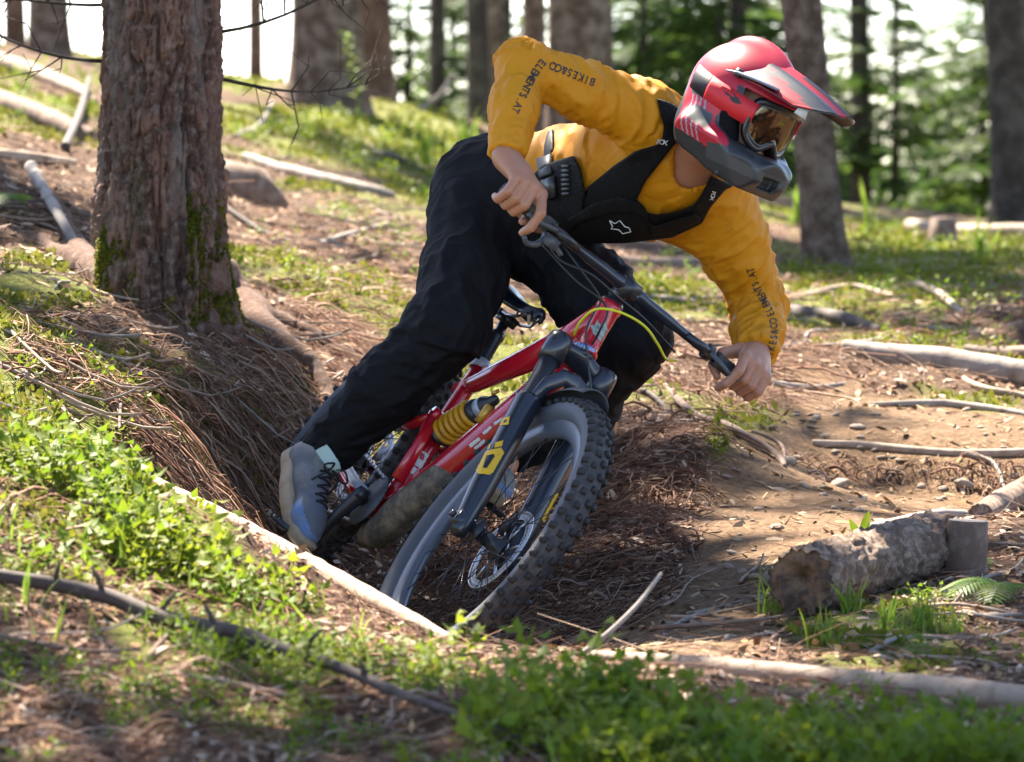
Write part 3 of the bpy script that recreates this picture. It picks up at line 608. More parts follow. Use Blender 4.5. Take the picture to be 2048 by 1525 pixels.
for px_, r_px, lb in [([(1740, 806), (1880, 812), (1980, 826), (2090, 838)], [5, 8, 7, 6], 'worn pale root crossing the trail just above the step'), ([(1470, 742), (1540, 768), (1620, 776), (1690, 770)], [6, 8, 6, 4], 'brown root crossing the trail head beside the gripping hand'),
        ([(1640, 700), (1740, 690), (1830, 668), (1900, 655)], [6, 7, 6, 4], 'grey bent limb on the slope above the long grey log'), ([(1580, 600), (1700, 588), (1800, 600), (1890, 590)], [5, 6, 6, 4], 'grey dead limb lying on the sunny slope past the ochre forearm'),
        ([(1930, 905), (1990, 930), (2010, 985)], [6, 6, 4], 'root end hanging from the step at the picture edge'), ([(1250, 590), (1350, 612), (1440, 604)], [5, 6, 4], 'grey dead limb on the slope seen beyond the handlebar'),
        ([(560, 430), (680, 446), (800, 440)], [4, 5, 3], 'pale dead limb across the litter behind the hip of the rider'), ([(640, 500), (700, 470), (780, 455)], [5, 5, 3], 'thin pale limb rising over the yellow moss behind the thigh')]:
    lying('branch', px_, r_px, lb, 'branch', [pale_wood, brown_wood, grey_wood, grey_wood, pale_wood, grey_wood, pale_wood, pale_wood][len(lb) % 8], .15)
# many loose sticks of the slope, each its own
stick_spots = []
rs = np.random.default_rng(21)
regions = [((520, 400, 900, 560), 34), ((1250, 560, 1560, 760), 16), ((1560, 500, 2048, 700), 50), ((0, 560, 330, 860), 30), ((460, 640, 640, 900), 16), ((0, 300, 170, 560), 12), ((1330, 1130, 1520, 1290), 6), ((1850, 1090, 2048, 1330), 14), ((0, 1260, 760, 1500), 26), ((480, 230, 900, 420), 22)]
cat_l = {'pale': (pale_wood, 'pale bleached stick among the litter'), 'brown': (brown_wood, 'brown dead stick among the litter'), 'grey': (grey_wood, 'grey dead stick among the litter')}
where = ['on the slope behind the rider', 'beside the gripping hand', 'on the slope above the trail', 'on the root slope under the big spruce', 'in the gully behind the leg', 'behind the foot of the big spruce', 'at the corner of the trail', 'beside the sawn log', 'in the near bank', 'in the sunny clearing']
for ri, ((x0, y0, x1, y1), n) in enumerate(regions):
    for _ in range(n):
        px, py = rs.uniform(x0, x1), rs.uniform(y0, y1); g = ground_hit(px, py)[0]; L_ = rs.uniform(.08, .32) * (1.0 + .04 * g[1]); a = rs.normal(0.1, .85); b = a
        t3 = np.array([[-.5, -.22, .25, .5]]).T * L_; dr = np.array([math.cos(a), math.sin(a) * 1.0]); nn = np.array([-dr[1], dr[0]])
        pts = g[:2] + t3 * dr + np.array([[0], [rs.normal(0, .035)], [rs.normal(0, .035)], [0]]) * L_ * nn
        r0 = rs.uniform(.0018, .0048) * (1 + .03 * g[1]); zz_ = H(pts[:, 0], pts[:, 1]) + r0 * .6; zz_ = np.maximum(zz_, zz_.mean() - .01) + np.array([0, .004, .006, rs.uniform(0, .03)])
        kd = ('pale', 'brown', 'grey')[int(rs.integers(3))]; o = np.array([*g[:2], zz_.mean()])
        m = MB(); m.tube(smooth_path(np.c_[pts, zz_] - o, 8), np.linspace(r0, r0 * .55, 8), 6)
        w = m.build('stick', cat_l[kd][0]); w.location = o; tag(w, cat_l[kd][1] + ' ' + where[ri], 'stick', kd + ' sticks ' + where[ri])
# sawn log by the trail
a, b = P(1600, 1163, 8.45), P(1862, 1086, 9.10); axl = nrm(b - a); rL = .060
a[2] = max(a[2], float(H(a[:1], a[1:2])[0]) + .040)
lg_ = empty('sawn_log', a, 'short sawn log with shaggy lit bark and dark hollow end beside the trail', 'log')
pp_ = np.linspace(0, np.linalg.norm(b - a), 90)[:, None] * axl; n = 64
uu = nrm(np.cross(axl, [0, 0, 1.])); ww = np.cross(uu, axl); th = np.arange(n) / n * 2 * np.pi; TH, LL = np.meshgrid(th, pp_ @ axl)
f1, f2, rv = cells(TH * rL, LL, 2 * np.pi * rL / 22, .05, 22, 31); q = np.stack([np.cos(TH).ravel(), np.sin(TH).ravel(), LL.ravel() * 10], 1)
R_ = rL * (1 + .06 * np.sin(TH * 2 + 1)) + np.clip((f2 - f1) / .25, 0, 1) * (.004 + .009 * rv) + (.009 * fbm(q * np.array([7, 7, 4]), 3, 8)).reshape(TH.shape)
V = (LL[..., None] * axl + (R_ * np.cos(TH))[..., None] * uu + (R_ * np.sin(TH))[..., None] * ww).reshape(-1, 3); i = np.arange(89)[:, None] * n; jn = np.arange(n)[None]; kk = (jn + 1) % n
mesh_np('bark', V, np.stack([i + jn, i + n + jn, i + n + kk, i + kk], -1).reshape(-1, 4), log_bark, lg_)
rr_ = np.linspace(0, 1, 9)[::-1]; V = []
for k, f_ in enumerate(rr_):
    rg = R_[0] * f_ * .985; dep = .006 + .05 * np.clip(.55 - f_, 0, 1) + .012 * min(f_ * 2, 1) * fbm(np.stack([np.cos(th) * 1.6 * f_, np.sin(th) * 1.6 * f_, 0 * th], 1), 2, 6) + .004 * fbm(np.stack([np.cos(th) * 4 * f_, np.sin(th) * 4 * f_, 0 * th + 3], 1), 3, 4)
    V.append(dep[:, None] * axl + (rg * np.cos(th))[:, None] * uu + (rg * np.sin(th))[:, None] * ww)
i = np.arange(8)[:, None] * n; mesh_np('cut_face', np.concatenate(V), np.stack([i + jn, i + kk, i + n + kk, i + n + jn], -1).reshape(-1, 4), cut_wood, lg_)
for px, py, L_ in ((1690, 1120, .03), (1780, 1075, .025)):
    pass
# stump behind it
s0 = P(1930, 1135, 9.02); s0[2] = float(H(s0[:1], s0[1:2])[0]) - .03
st_ = empty('stump', s0, 'low sawn stump post standing at the far end of the sawn log', 'stump')
m = MB(); hgt = float(P(1930, 1040, 9.02)[2] - s0[2]); m.lathe([(0, .055), (.03, .047), (hgt * .5, .044), (hgt - .004, .043), (hgt, .041)], (0, 0, 0), (0.04, 0, 1), 26)
V = m.V[0]; m.V[0] = V + nrm(V * [1, 1, 0]) * (.004 * fbm(V * [60, 60, 14], 3, 5))[:, None]; m.build('trunk', brown_wood, st_)
MB().lathe([(hgt - .0005, .0415), (hgt + .001, .02), (hgt, 0)], (0.0, 0, 0), (0.04, 0, 1), 26).build('cut_face', grey_wood, st_)
lying('fallen_log', [(1960, 1046), (2020, 1012), (2090, 985)], [26, 30, 34], 'flaking pale log running out of the picture behind the stump post', 'log', log_bark, .3)
lying('fallen_log', [(1725, 1062), (1790, 1052), (1870, 1050), (1930, 1046)], [12, 14, 14, 12], 'smooth grey half buried pole lying behind the sawn log', 'log', grey_wood, .25)
lying('branch', [(1535, 1172), (1560, 1160), (1578, 1150)], [16, 17, 12], 'pale broken log stub beside the hollow end of the sawn log', 'branch', grey_wood, 0)
s0 = on_ground(1885, 485); m = MB(); m.lathe([(-.05, .085), (.0, .075), (.12, .065), (.125, 0)], (0, 0, 0), (.05, 0, 1), 18); w = m.build('stump', brown_wood); w.location = s0; tag(w, 'small brown stump in front of the white log under the far wood', 'stump')
s0 = on_ground(478, 400); m = MB(); m.tube([(-.25, .1, .0), (-.08, .02, .07), (.06, 0, .05), (.17, -.03, -.03)], [.09, .10, .085, .03], 14); V = m.V[0]; m.V[0] = V * (1 + .08 * fbm(V * 9, 3, 8))[:, None]; w = m.build('rotten_stump', brown_wood); w.location = s0; tag(w, 'rounded rotten brown stump right behind the big spruce trunk', 'stump')

# stones of the trail, each its own
st_me = []
for k in range(4):
    r_ = np.random.default_rng(k + 50); u_ = np.linspace(0, np.pi, 6); v_ = np.arange(8) / 8 * 2 * np.pi; V = [(0, 0, .55)]
    for a in u_[1:-1]:
        for b in v_: V.append((math.sin(a) * math.cos(b) * r_.uniform(.8, 1.15), math.sin(a) * math.sin(b) * r_.uniform(.65, .95), math.cos(a) * .55 * r_.uniform(.85, 1.1)))
    V.append((0, 0, -.5)); T = [(0, 1 + q, 1 + (q + 1) % 8) for q in range(8)] + [(33, 25 + (q + 1) % 8, 25 + q) for q in range(8)]; Q = [(1 + 8 * a + q, 1 + 8 * (a + 1) + q, 1 + 8 * (a + 1) + (q + 1) % 8, 1 + 8 * a + (q + 1) % 8) for a in range(3) for q in range(8)]
    o = mesh_np('stone', np.array(V), [np.array(Q), np.array(T)], stone_m, None, False); st_me.append(o.data); bpy.data.objects.remove(o)
def stone(px, py, s, label, group=None):
    g = on_ground(px, py); o = link('stone', st_me[int(rs.integers(4))]); o.location = g + [0, 0, s * .15]; o.scale = (s, s * rs.uniform(.7, 1), s * rs.uniform(.5, .9)); o.rotation_euler = (rs.normal(0, .2), rs.normal(0, .2), rs.uniform(0, 6)); tag(o, label, 'stone', group)
stone(1675, 975, .034, 'dark pointed stone standing in the sunny patch below the trail step'); stone(1578, 925, .028, 'pale stone at the end of the trail step'); stone(1715, 858, .026, 'rounded grey stone just above the trail step')
stone(1930, 975, .032, 'pale grey stone in the shade below the step at the picture edge'); stone(1985, 1240, .03, 'pale flat chip on the needle floor below the fern')
for k in range(95):
    while True:
        px, py = rs.uniform(1330, 2048), rs.uniform(770, 1300)
        if in_poly(np.array([px]), np.array([py]), TRAIL)[0]: break
    stone(px, py, rs.uniform(.006, .018), 'small pale stone lying loose on the dirt trail', 'loose stones on the dirt trail')

# ---------------------------------------------------------------- what nobody could count
def spots(n, zmask=None, v0=5.4, v1=22, umax=1.6):
    """random ground points, even in the picture's depth scale"""
    u = rng.uniform(-umax, umax, n); v = rng.uniform(10 * math.log(v0), 10 * math.log(v1), n); y = np.exp(v / 10); x = u / 10 * y; z = H(x, y)
    return np.stack([x, y, z], 1)
def gnormal(p):
    e = .03; zx = (H0(p[:, 0] + e, p[:, 1]) - H0(p[:, 0] - e, p[:, 1])) / (2 * e); zy = (H0(p[:, 0], p[:, 1] + e) - H0(p[:, 0], p[:, 1] - e)) / (2 * e)
    return nrm(np.stack([-zx, -zy, np.ones(len(p))], 1))
def frame_of(nv, yaw):
    a = np.stack([np.cos(yaw), np.sin(yaw), 0 * yaw], 1); t = nrm(a - nv * (a * nv).sum(1, keepdims=True)); return np.stack([t, np.cross(nv, t), nv], 2)
def stuff(name, V, F_, mt, cols=None):
    o = mesh_np(name, V, F_, mt, None, False, cols); o['kind'] = 'stuff'; return o
# chips, needles, dead leaves
p = spots(92000, v1=24); t_, b_, r_, m_ = zones(p[:, 0], p[:, 1], p[:, 2]); keep = rng.random(len(p)) < np.where(t_, .25, np.where(m_, .3, 1.0)); p = p[keep]; t_ = t_[keep]
nv = nrm(gnormal(p) + rng.normal(0, .38, p.shape)); M = frame_of(nv, rng.uniform(0, 6.28, len(p)))
s = rng.uniform(.004, .0135, len(p)) * (.75 + .03 * p[:, 1]); asp = rng.uniform(.10, .6, len(p)); M = M * np.stack([s * 1.4, s * asp, s], 1)[:, None, :]
TV = np.array([(-1, -.6, 0), (0, -1, .12), (1, -.4, 0), (1, .5, .05), (0, 1, .2), (-1, .7, 0)], float); TF = np.array([(0, 1, 4, 5), (1, 2, 3, 4)])
V, F_ = stamp(TV, TF, M, p + nv * .003)
pal = np.array([(.36, .22, .14), (.24, .13, .08), (.45, .32, .22), (.13, .065, .04), (.30, .165, .08), (.50, .39, .29)]); palt = np.array([(.30, .19, .10), (.22, .14, .075), (.38, .27, .16), (.15, .09, .05), (.30, .18, .075), (.40, .30, .20)])
ci = rng.integers(0, 6, len(p)); cc = np.where(t_[:, None], palt[ci], pal[ci]); stuff('leaf_litter', V, F_, twig_m, {'col': np.repeat(cc, 6, 0)})
# fine twigs
p = spots(30000, v1=24); t_, b_, r_, m_ = zones(p[:, 0], p[:, 1], p[:, 2]); keep = rng.random(len(p)) < np.where(t_, .06, np.where(m_, .35, 1.0)); p = p[keep]
nv = nrm(gnormal(p) + rng.normal(0, .16, p.shape)); M = frame_of(nv, rng.normal(.1, .9, len(p)) + np.where(rng.random(len(p)) < .5, np.pi, 0))
TV = []; 
for k, (x, y, z, r) in enumerate([(-.5, 0, 0, 1), (-.15, .05, .04, .9), (.2, -.04, .05, .8), (.5, .03, .02, .4)]):
    for a in range(3): TV.append((x, y + .012 * r * math.cos(a * 2.1), z + .012 * r * math.sin(a * 2.1)))
TF = np.array([(3 * k + a, 3 * k + (a + 1) % 3, 3 * k + 3 + (a + 1) % 3, 3 * k + 3 + a) for k in range(3) for a in range(3)])
L_ = rng.gamma(2.2, .055, len(p)) * (.7 + .035 * p[:, 1]) + .03; th_ = rng.uniform(.7, 1.8, len(p)) * .10 / (L_ + .05) ** .6 * .55
V, F_ = stamp(np.array(TV), TF, M * np.stack([L_, L_ * np.clip(th_, .25, 1.4), L_ * np.clip(th_, .25, 1.4)], 1)[:, None, :], p + nv * .004)
pal = np.array([(.36, .26, .19), (.22, .125, .08), (.11, .06, .042), (.28, .19, .14), (.17, .09, .058)]); stuff('twig_litter', V, F_, twig_m, {'col': np.repeat(pal[rng.integers(0, 5, len(p))], 12, 0)})
LEFTBANK_ = [(-60, 880), (150, 920), (300, 1010), (700, 1250), (860, 1310), (700, 1340), (330, 1210), (-60, 1150)]
# hanging roots on the cut banks
ROOTW = [(330, 720), (430, 640), (560, 600), (680, 640), (660, 760), (600, 860), (560, 960), (500, 1080), (420, 1020), (330, 960), (220, 900), (200, 780)]
def hang(n, poly, L0, L1, seed, down=1.0, side=.0):
    r = np.random.default_rng(seed); x0, y0 = np.min(poly, 0); x1, y1 = np.max(poly, 0); px = r.uniform(x0, x1, n * 3); py = r.uniform(y0, y1, n * 3); k = in_poly(px, py, poly); px, py = px[k][:n], py[k][:n]
    g = ground_hit(px, py); N0 = len(g); K = 9; L_ = r.uniform(L0, L1, N0) * r.uniform(.4, 1, N0); pos = g.copy(); out = [pos.copy()]
    ph = r.uniform(0, 6.28, N0); lift = r.uniform(.004, .03, N0); head = r.normal(0, .5, N0) + side
    for q in range(1, K):
        nv = gnormal(pos); dn = nv[:, :2] / (np.linalg.norm(nv[:, :2], axis=1, keepdims=True) + 1e-6); a = head + .9 * np.sin(q * .9 + ph) * .6 + r.normal(0, .25, N0)
        d2 = np.stack([dn[:, 0] * np.cos(a) - dn[:, 1] * np.sin(a), dn[:, 0] * np.sin(a) + dn[:, 1] * np.cos(a)], 1)
        slope = np.sqrt(1 + (nv[:, 0] ** 2 + nv[:, 1] ** 2) / nv[:, 2] ** 2); stp = (L_ / K / slope)[:, None]; pos = pos.copy(); pos[:, :2] += d2 * stp
        pos[:, 2] = H(pos[:, 0], pos[:, 1]); o = pos.copy() + gnormal(pos) * (lift * math.sin(math.pi * min(q / (K - 2), 1)) + .002)[:, None]; out.append(o)
    A = np.stack(out, 1); t = nrm(np.gradient(A, axis=1)); u = nrm(np.cross(t, np.array([.3, .2, 1.0]))); w_ = np.cross(t, u); rad = (r.gamma(1.0, .0010, N0) + .0004)[:, None] * np.linspace(1.1, .35, K)[None]
    V = np.stack([A + rad[..., None] * (math.cos(a) * u + math.sin(a) * w_) for a in (0, 2.1, 4.2)], 2); V = V.reshape(-1, 3)
    base = (np.arange(N0) * K * 3)[:, None, None, None] + (np.arange(K - 1) * 3)[None, :, None, None]; tri = np.arange(3)[None, None, :, None]; t2 = (tri + 1) % 3
    Fq = np.concatenate([base + tri, base + t2, base + 3 + t2, base + 3 + tri], -1).reshape(-1, 4)
    return V, Fq, N0 * 0 + np.repeat(r.integers(0, 5, N0), K * 3)
rp = np.array([(.19, .098, .060), (.10, .046, .03), (.27, .165, .11), (.15, .072, .044), (.34, .235, .17)])
V, F_, ci = hang(2100, BANK, .05, .34, 3); stuff('hanging_roots', V, F_, twig_m, {'col': rp[ci] * .8})
V, F_, ci = hang(1900, ROOTW, .06, .75, 4, side=.5); stuff('hanging_roots', V, F_, twig_m, {'col': rp[ci] * 1.15})
V, F_, ci = hang(260, [(1560, 905), (2048, 915), (2048, 985), (1600, 965)], .05, .22, 6); stuff('hanging_roots', V, F_, twig_m, {'col': rp[ci]})
V, F_, ci = hang(420, [(1280, 640), (1560, 700), (1600, 780), (1420, 830), (1300, 790)], .10, .55, 8); stuff('hanging_roots', V, F_, twig_m, {'col': rp[ci]})
V, F_, ci = hang(300, [(0, 600), (200, 620), (330, 720), (200, 800), (0, 760)], .10, .55, 9, side=1.2); stuff('hanging_roots', V, F_, twig_m, {'col': rp[ci] * 1.2})
V, F_, ci = hang(420, [(0, 1280), (500, 1370), (900, 1470), (900, 1560), (0, 1560)], .10, .45, 12, side=1.0); stuff('twig_litter', V, F_, twig_m, {'col': rp[ci] * 1.1})
V, F_, ci = hang(420, LEFTBANK_, .06, .35, 16, side=.9); stuff('twig_litter', V, F_, twig_m, {'col': rp[ci] * 1.1})
V, F_, ci = hang(160, [(900, 1330), (1250, 1350), (1250, 1450), (900, 1480)], .08, .3, 13, side=.8); stuff('twig_litter', V, F_, twig_m, {'col': rp[ci]})
V, F_, ci = hang(420, [(470, 430), (640, 470), (900, 560), (860, 640), (640, 640), (480, 560)], .10, .6, 14, side=1.0); stuff('twig_litter', V, F_, twig_m, {'col': rp[ci] * 1.2})
V, F_, ci = hang(520, [(1560, 560), (2048, 540), (2048, 780), (1800, 730), (1560, 720)], .10, .7, 15, side=1.2); stuff('twig_litter', V, F_, twig_m, {'col': rp[ci] * 1.2})
# moss
p = spots(170000, v1=30); t_, b_, r_, m_ = zones(p[:, 0], p[:, 1], p[:, 2]); pat = fbm(np.c_[p[:, :2] * 5, np.zeros(len(p))], 3, 90); p = p[m_ & (pat > np.where(p[:, 1] < 9, .06, -.12))]
nv = nrm(gnormal(p) + rng.normal(0, .5, p.shape)); M = frame_of(nv, rng.uniform(0, 6.28, len(p))); s = rng.uniform(.010, .024, len(p)) * (.6 + .05 * p[:, 1])
TV = np.array([(-.22, 0, 0), (.22, 0, 0), (.30, .1, .6), (0, .3, 1), (-.30, .1, .55)], float); V, F_ = stamp(TV, np.array([(0, 1, 2), (0, 2, 3), (0, 3, 4)]), M * s[:, None, None], p); stuff('moss', V, F_, moss_m)
#moss on the foot of the big spruce
def trunk_moss(n, a0, a1, z0, z1, seed):
    r = np.random.default_rng(seed); a = r.uniform(a0, a1, n); z = r.uniform(z0, z1, n); k = fbm(np.stack([np.cos(a) * 5, np.sin(a) * 5, z * 9], 1), 3, seed) > -.62 + .75 * (z - z0) / (z1 - z0) + .6 * np.abs((a - a0) / (a1 - a0) - .5) - r.uniform(0, .25, n); a, z = a[k], z[k]
    R = np.interp(z, zz, base[:, 0]) * (1 + (.10 * np.sin(a * 3 + .6) + .07 * np.sin(a * 5 + 2)) * (.25 + .9 * np.clip(1 - z / .3, 0, 1) ** 1.5)) + .010
    pos = np.stack([R * np.cos(a) + ax_b[0] * z, R * np.sin(a) + ax_b[1] * z * .3, z], 1); nv = nrm(np.stack([np.cos(a), np.sin(a), .25 + 0 * a], 1) + r.normal(0, .45, (len(a), 3)))
    s = r.uniform(.006, .017, len(a)); return stamp(TV, np.array([(0, 1, 2), (0, 2, 3), (0, 3, 4)]), frame_of(nv, r.uniform(0, 6.28, len(a))) * s[:, None, None], pos)
for a0, a1, z0, z1, n, sd in ((-1.0, .40, -.02, .32, 6500, 3), (3.3, 4.5, -.02, .26, 5200, 4), (4.2, 5.2, -.05, .06, 1500, 5)):
    V, F_ = trunk_moss(n, a0, a1, z0, z1, sd); o = mesh_np('moss', V, F_, moss_m, big, False); o['kind'] = 'stuff'
# bilberry and other low leaves
def sprig(seed, n=9, h=.13):
    r = np.random.default_rng(seed); V, Q = [], []; lean = r.normal(0, .18, 2)
    def st(t): return np.array([lean[0] * t * h + .01 * math.sin(5 * t), lean[1] * t * h, h * t])
    for k in range(3):
        a, b = st(k / 3), st((k + 1) / 3); q = len(V); V += [a + [.0012, 0, 0], a - [.0012, 0, 0], b - [.001, 0, 0], b + [.001, 0, 0]]; Q.append((q, q + 1, q + 2, q + 3))
    for k in range(n):
        t = .25 + .75 * k / (n - 1); p0 = st(t); a = k * 2.4 + r.normal(0, .4); L_ = r.uniform(.018, .032) * (1.1 - .3 * t); w_ = L_ * .33; el = r.uniform(-.15, .7)
        d = np.array([math.cos(a) * math.cos(el), math.sin(a) * math.cos(el), math.sin(el)]); s_ = np.array([-math.sin(a), math.cos(a), 0]); up_ = np.cross(d, s_) * -1
        p0 = p0 + d * .006; q = len(V)
        V += [p0, p0 + d * L_ * .38 + s_ * w_ + up_ * w_ * .35, p0 + d * L_ * .5 - up_ * 0, p0 + d * L_ * .38 - s_ * w_ + up_ * w_ * .35, p0 + d * L_ - up_ * L_ * .15]
        Q += [(q, q + 1, q + 2, q + 2), (q, q + 2, q + 3, q + 3), (q + 1, q + 4, q + 2, q + 2), (q + 2, q + 4, q + 3, q + 3)]
    return np.array(V), np.array(Q)
SPR = [sprig(k, 5 + k % 4, .030 + .010 * k) for k in range(6)]
def tri_of(Q): return np.concatenate([Q[:, :3], Q[Q[:, 2] != Q[:, 3]][:, [0, 2, 3]]])
def plants(name, polys, dens, smin, smax, mt, seed, thr=-.2, v0=4.5, v1=30, tilt=.28, k=None):
    p = spots(dens, v0=v0, v1=v1); px, py, d = proj(p); m_ = np.zeros(len(p), bool)
    for pl in polys: m_ |= in_poly(px + 14 * vnoise(p * 9, 1), py + 10 * vnoise(p * 9, 2), pl)
    p = p[m_ & (fbm(np.c_[p[:, :2] * 4.5, np.full(len(p), seed * 1.0)], 3, seed) > thr)]; R0 = rot_rand(len(p), tilt); s = rng.uniform(smin, smax, len(p)); VV, FF, n = [], [], 0
    for q in range(6):
        i = np.arange(len(p)) % 6 == q; TVq, TQ = SPR[q]; V, F_ = stamp(TVq, tri_of(TQ), R0[i] * s[i][:, None, None], p[i] - [0, 0, .006]); VV.append(V); FF.append(F_ + n); n += len(V)
    return stuff(name, np.concatenate(VV), np.concatenate(FF), mt)
LEFTBANK = [(-60, 870), (150, 900), (270, 985), (390, 1085), (530, 1165), (670, 1250), (760, 1290), (690, 1300), (520, 1250), (330, 1200), (150, 1160), (-60, 1140)]
plants('bilberry_leaves', [LEFTBANK], 9500, .7, 1.45, leaf_m, 1, .02, 6.6, 9.5)
plants('bilberry_leaves', [[(-60, 1130), (330, 1200), (700, 1300), (900, 1320), (1000, 1380), (820, 1400), (560, 1320), (250, 1210), (-60, 1160)], [(200, 1240), (560, 1340), (760, 1400), (700, 1430), (430, 1350), (200, 1290)]], 8000, .5, .95, leaf_m, 2, .0, 6.2, 8.4)
plants('bilberry_leaves', [[(1080, 1430), (1300, 1440), (1500, 1460), (1800, 1500), (2100, 1525), (2100, 1600), (900, 1600), (960, 1460)], [(900, 1330), (1150, 1350), (1180, 1400), (960, 1400)]], 7500, .95, 1.55, leaf_m, 3, -.08, 5.6, 7.8)
plants('bilberry_leaves', [[(0, 1300), (400, 1380), (800, 1460), (900, 1580), (0, 1580)]], 5000, .4, .8, leaf_m, 4, .12, 5.6, 7.6)
plants('undergrowth', [[(530, 250), (700, 240), (900, 250), (990, 330), (1000, 420), (860, 430), (740, 340), (560, 330)], [(460, 270), (700, 300), (760, 360), (560, 330)]], 6500, .9, 1.8, leaf_m, 5, .06, 15, 27)
plants('undergrowth', [[(1540, 480), (1700, 450), (2060, 500), (2060, 640), (1850, 640), (1700, 580), (1560, 560)], [(20, 130), (200, 150), (160, 260), (20, 230)], [(460, 170), (560, 165), (620, 200), (480, 220)]], 9000, .7, 1.4, leaf_m, 6, .08, 13, 28)
plants('undergrowth', [[(480, 430), (900, 400), (900, 560), (620, 600), (480, 540)], [(1260, 480), (1560, 470), (1560, 700), (1300, 660)], [(1560, 640), (2060, 640), (2060, 720), (1700, 690)]], 6000, .5, 1.0, leaf_m, 9, .12, 12, 24)
plants('undergrowth', [[(0, 700), (330, 700), (420, 860), (330, 960), (0, 870)]], 7000, .4, .8, leaf_m, 7, .12, 7.8, 11)
plants('undergrowth', [[(1800, 1160), (2060, 1150), (2060, 1340), (1900, 1380), (1800, 1280)]], 6000, .3, .7, leaf_m, 8, .10, 6.8, 9.5)
# grass tufts, ferns and single plants, each its own
def blades(n, L_, spread, seed, w_=.0022):
    r = np.random.default_rng(seed); m = MB()
    for _ in range(n):
        a = r.uniform(0, 6.28); l_ = L_ * r.uniform(.5, 1.1); ou = spread * r.uniform(.2, 1); c_, s_ = math.cos(a), math.sin(a); b0 = np.array([r.normal(0, .012), r.normal(0, .012), 0])
        t = np.linspace(0, 1, 6); pts = b0 + np.stack([c_ * ou * l_ * t ** 1.6, s_ * ou * l_ * t ** 1.6, l_ * (t - .42 * ou * t ** 2.4)], 1); s2 = np.array([-s_, c_, 0]); w2 = w_ * (1 - t ** 2.2) + .0002
        m.add(np.concatenate([pts + s2 * w2[:, None], pts - s2 * w2[:, None]]), [(k, k + 1, 7 + k, 6 + k) for k in range(5)])
    return m
for px, py, n, L_, lab in [(1545, 1240, 26, .13, 'dark grass tuft hanging at the hollow end of the sawn log'), (1620, 1225, 30, .10, 'lit grass tuft in front of the sawn log end'), (1700, 1240, 30, .10, 'lit grass tuft below the middle of the sawn log'), (1660, 1290, 22, .09, 'low grass tuft nearest the grey pole'), (1780, 1262, 28, .09, 'yellow grass tuft in the brightest sun patch'), (1850, 1258, 30, .11, 'upright grass tuft at the edge of the sun patch'), (1905, 1260, 18, .09, 'thin grass tuft beside the shaded needle floor')]:
    w = blades(n, L_, .75, int(px)).build('grass_tuft', grass_m, None, False); w.location = on_ground(px, py) - [0, 0, .006]; tag(w, lab, 'grass tuft')
for px, py, n, L_, sp_, ww, lab in [(930, 345, 16, .42, .45, .010, 'tall bright grass clump beside the hip of the rider'), (1590, 455, 7, .26, .5, .014, 'bright broad leaved sprout beside the slanting trunk foot'), (1735, 470, 6, .34, .45, .012, 'single pale green shoot bending right of the slanting trunk'), (1960, 520, 12, .26, .6, .010, 'yellow green grass clump under the white log'), (850, 330, 12, .30, .5, .009, 'low bright grass clump in the sunny clearing')]:
    w = blades(n, L_, sp_, int(px), ww).build('grass_clump', grass_m, None, False); w.location = on_ground(px, py) - [0, 0, .01]; tag(w, lab, 'grass clump')
def leaf_plant(base_, dirs, L_, w_, mt, name, label, parts=True):
    root = empty(name, base_, label, 'plant'); 
    for k, (dx, dy, dz, l_) in enumerate(dirs):
        d = nrm(np.array([dx, dy, dz])); s_ = nrm(np.cross(d, [.2, 1, .1])); up_ = np.cross(s_, d); V, Q = [], []; n = 9
        for i in range(n):
            t = i / (n - 1); c_ = d * L_ * l_ * t + np.array([0, 0, -.12]) * L_ * l_ * t * t; hw_ = w_ * l_ * math.sin(math.pi * min(.06 + t * .94, .995)) ** .8
            V += [c_ - s_ * hw_ + up_ * hw_ * .25, c_, c_ + s_ * hw_ + up_ * hw_ * .25]
            if i: q = 3 * (i - 1); Q += [(q, q + 1, q + 4, q + 3), (q + 1, q + 2, q + 5, q + 4)]
        mesh_np('leaf', V, np.array(Q), mt, root)
    return root
leaf_plant(on_ground(1722, 1078), [(-.38, .05, .9, .8), (.22, .1, 1.0, 1.0), (.1, -.2, 1.0, .55)], .085, .011, leaf_m, 'broad_leaf_plant', 'lone plant with upright broad leaves on top of the sawn log')
def fern(base_, az, L_, label, n=3, tilt=.7):
    root = empty('fern', base_, label, 'fern')
    for f_ in range(n):
        a = az + (f_ - (n - 1) / 2) * .7; d = np.array([math.cos(a), math.sin(a)]); m = MB(); t = np.linspace(0, 1, 22); sp_ = np.stack([d[0] * L_ * t * .85, d[1] * L_ * t * .85, L_ * (tilt * t - .75 * t * t)], 1); s2 = np.array([-d[1], d[0], 0]); m.tube(sp_, np.linspace(.0018, .0005, 22), 5)
        for i in range(3, 22):
            l_ = .30 * L_ * math.sin(math.pi * (.08 + .92 * t[i]) ** .8) + .01; dr = nrm(sp_[i] - sp_[i - 1])
            for s_ in (-1, 1):
                e = nrm(s2 * s_ + dr * .45); w_ = L_ * .016; k = len(m.V); m.add([sp_[i] - dr * w_, sp_[i] + dr * w_, sp_[i] + e * l_ * .6 + dr * w_ - [0, 0, .05 * l_], sp_[i] + e * l_ - [0, 0, .16 * l_], sp_[i] + e * l_ * .6 - dr * w_ - [0, 0, .05 * l_]], [(0, 1, 2, 4)], [(4, 2, 3)])
        m.build('frond', fern_m, root, False)
    return root
fern(on_ground(95, 430) + [-.05, -.05, .02], 3.5, .26, 'bright backlit fern at the picture edge beside the big spruce')
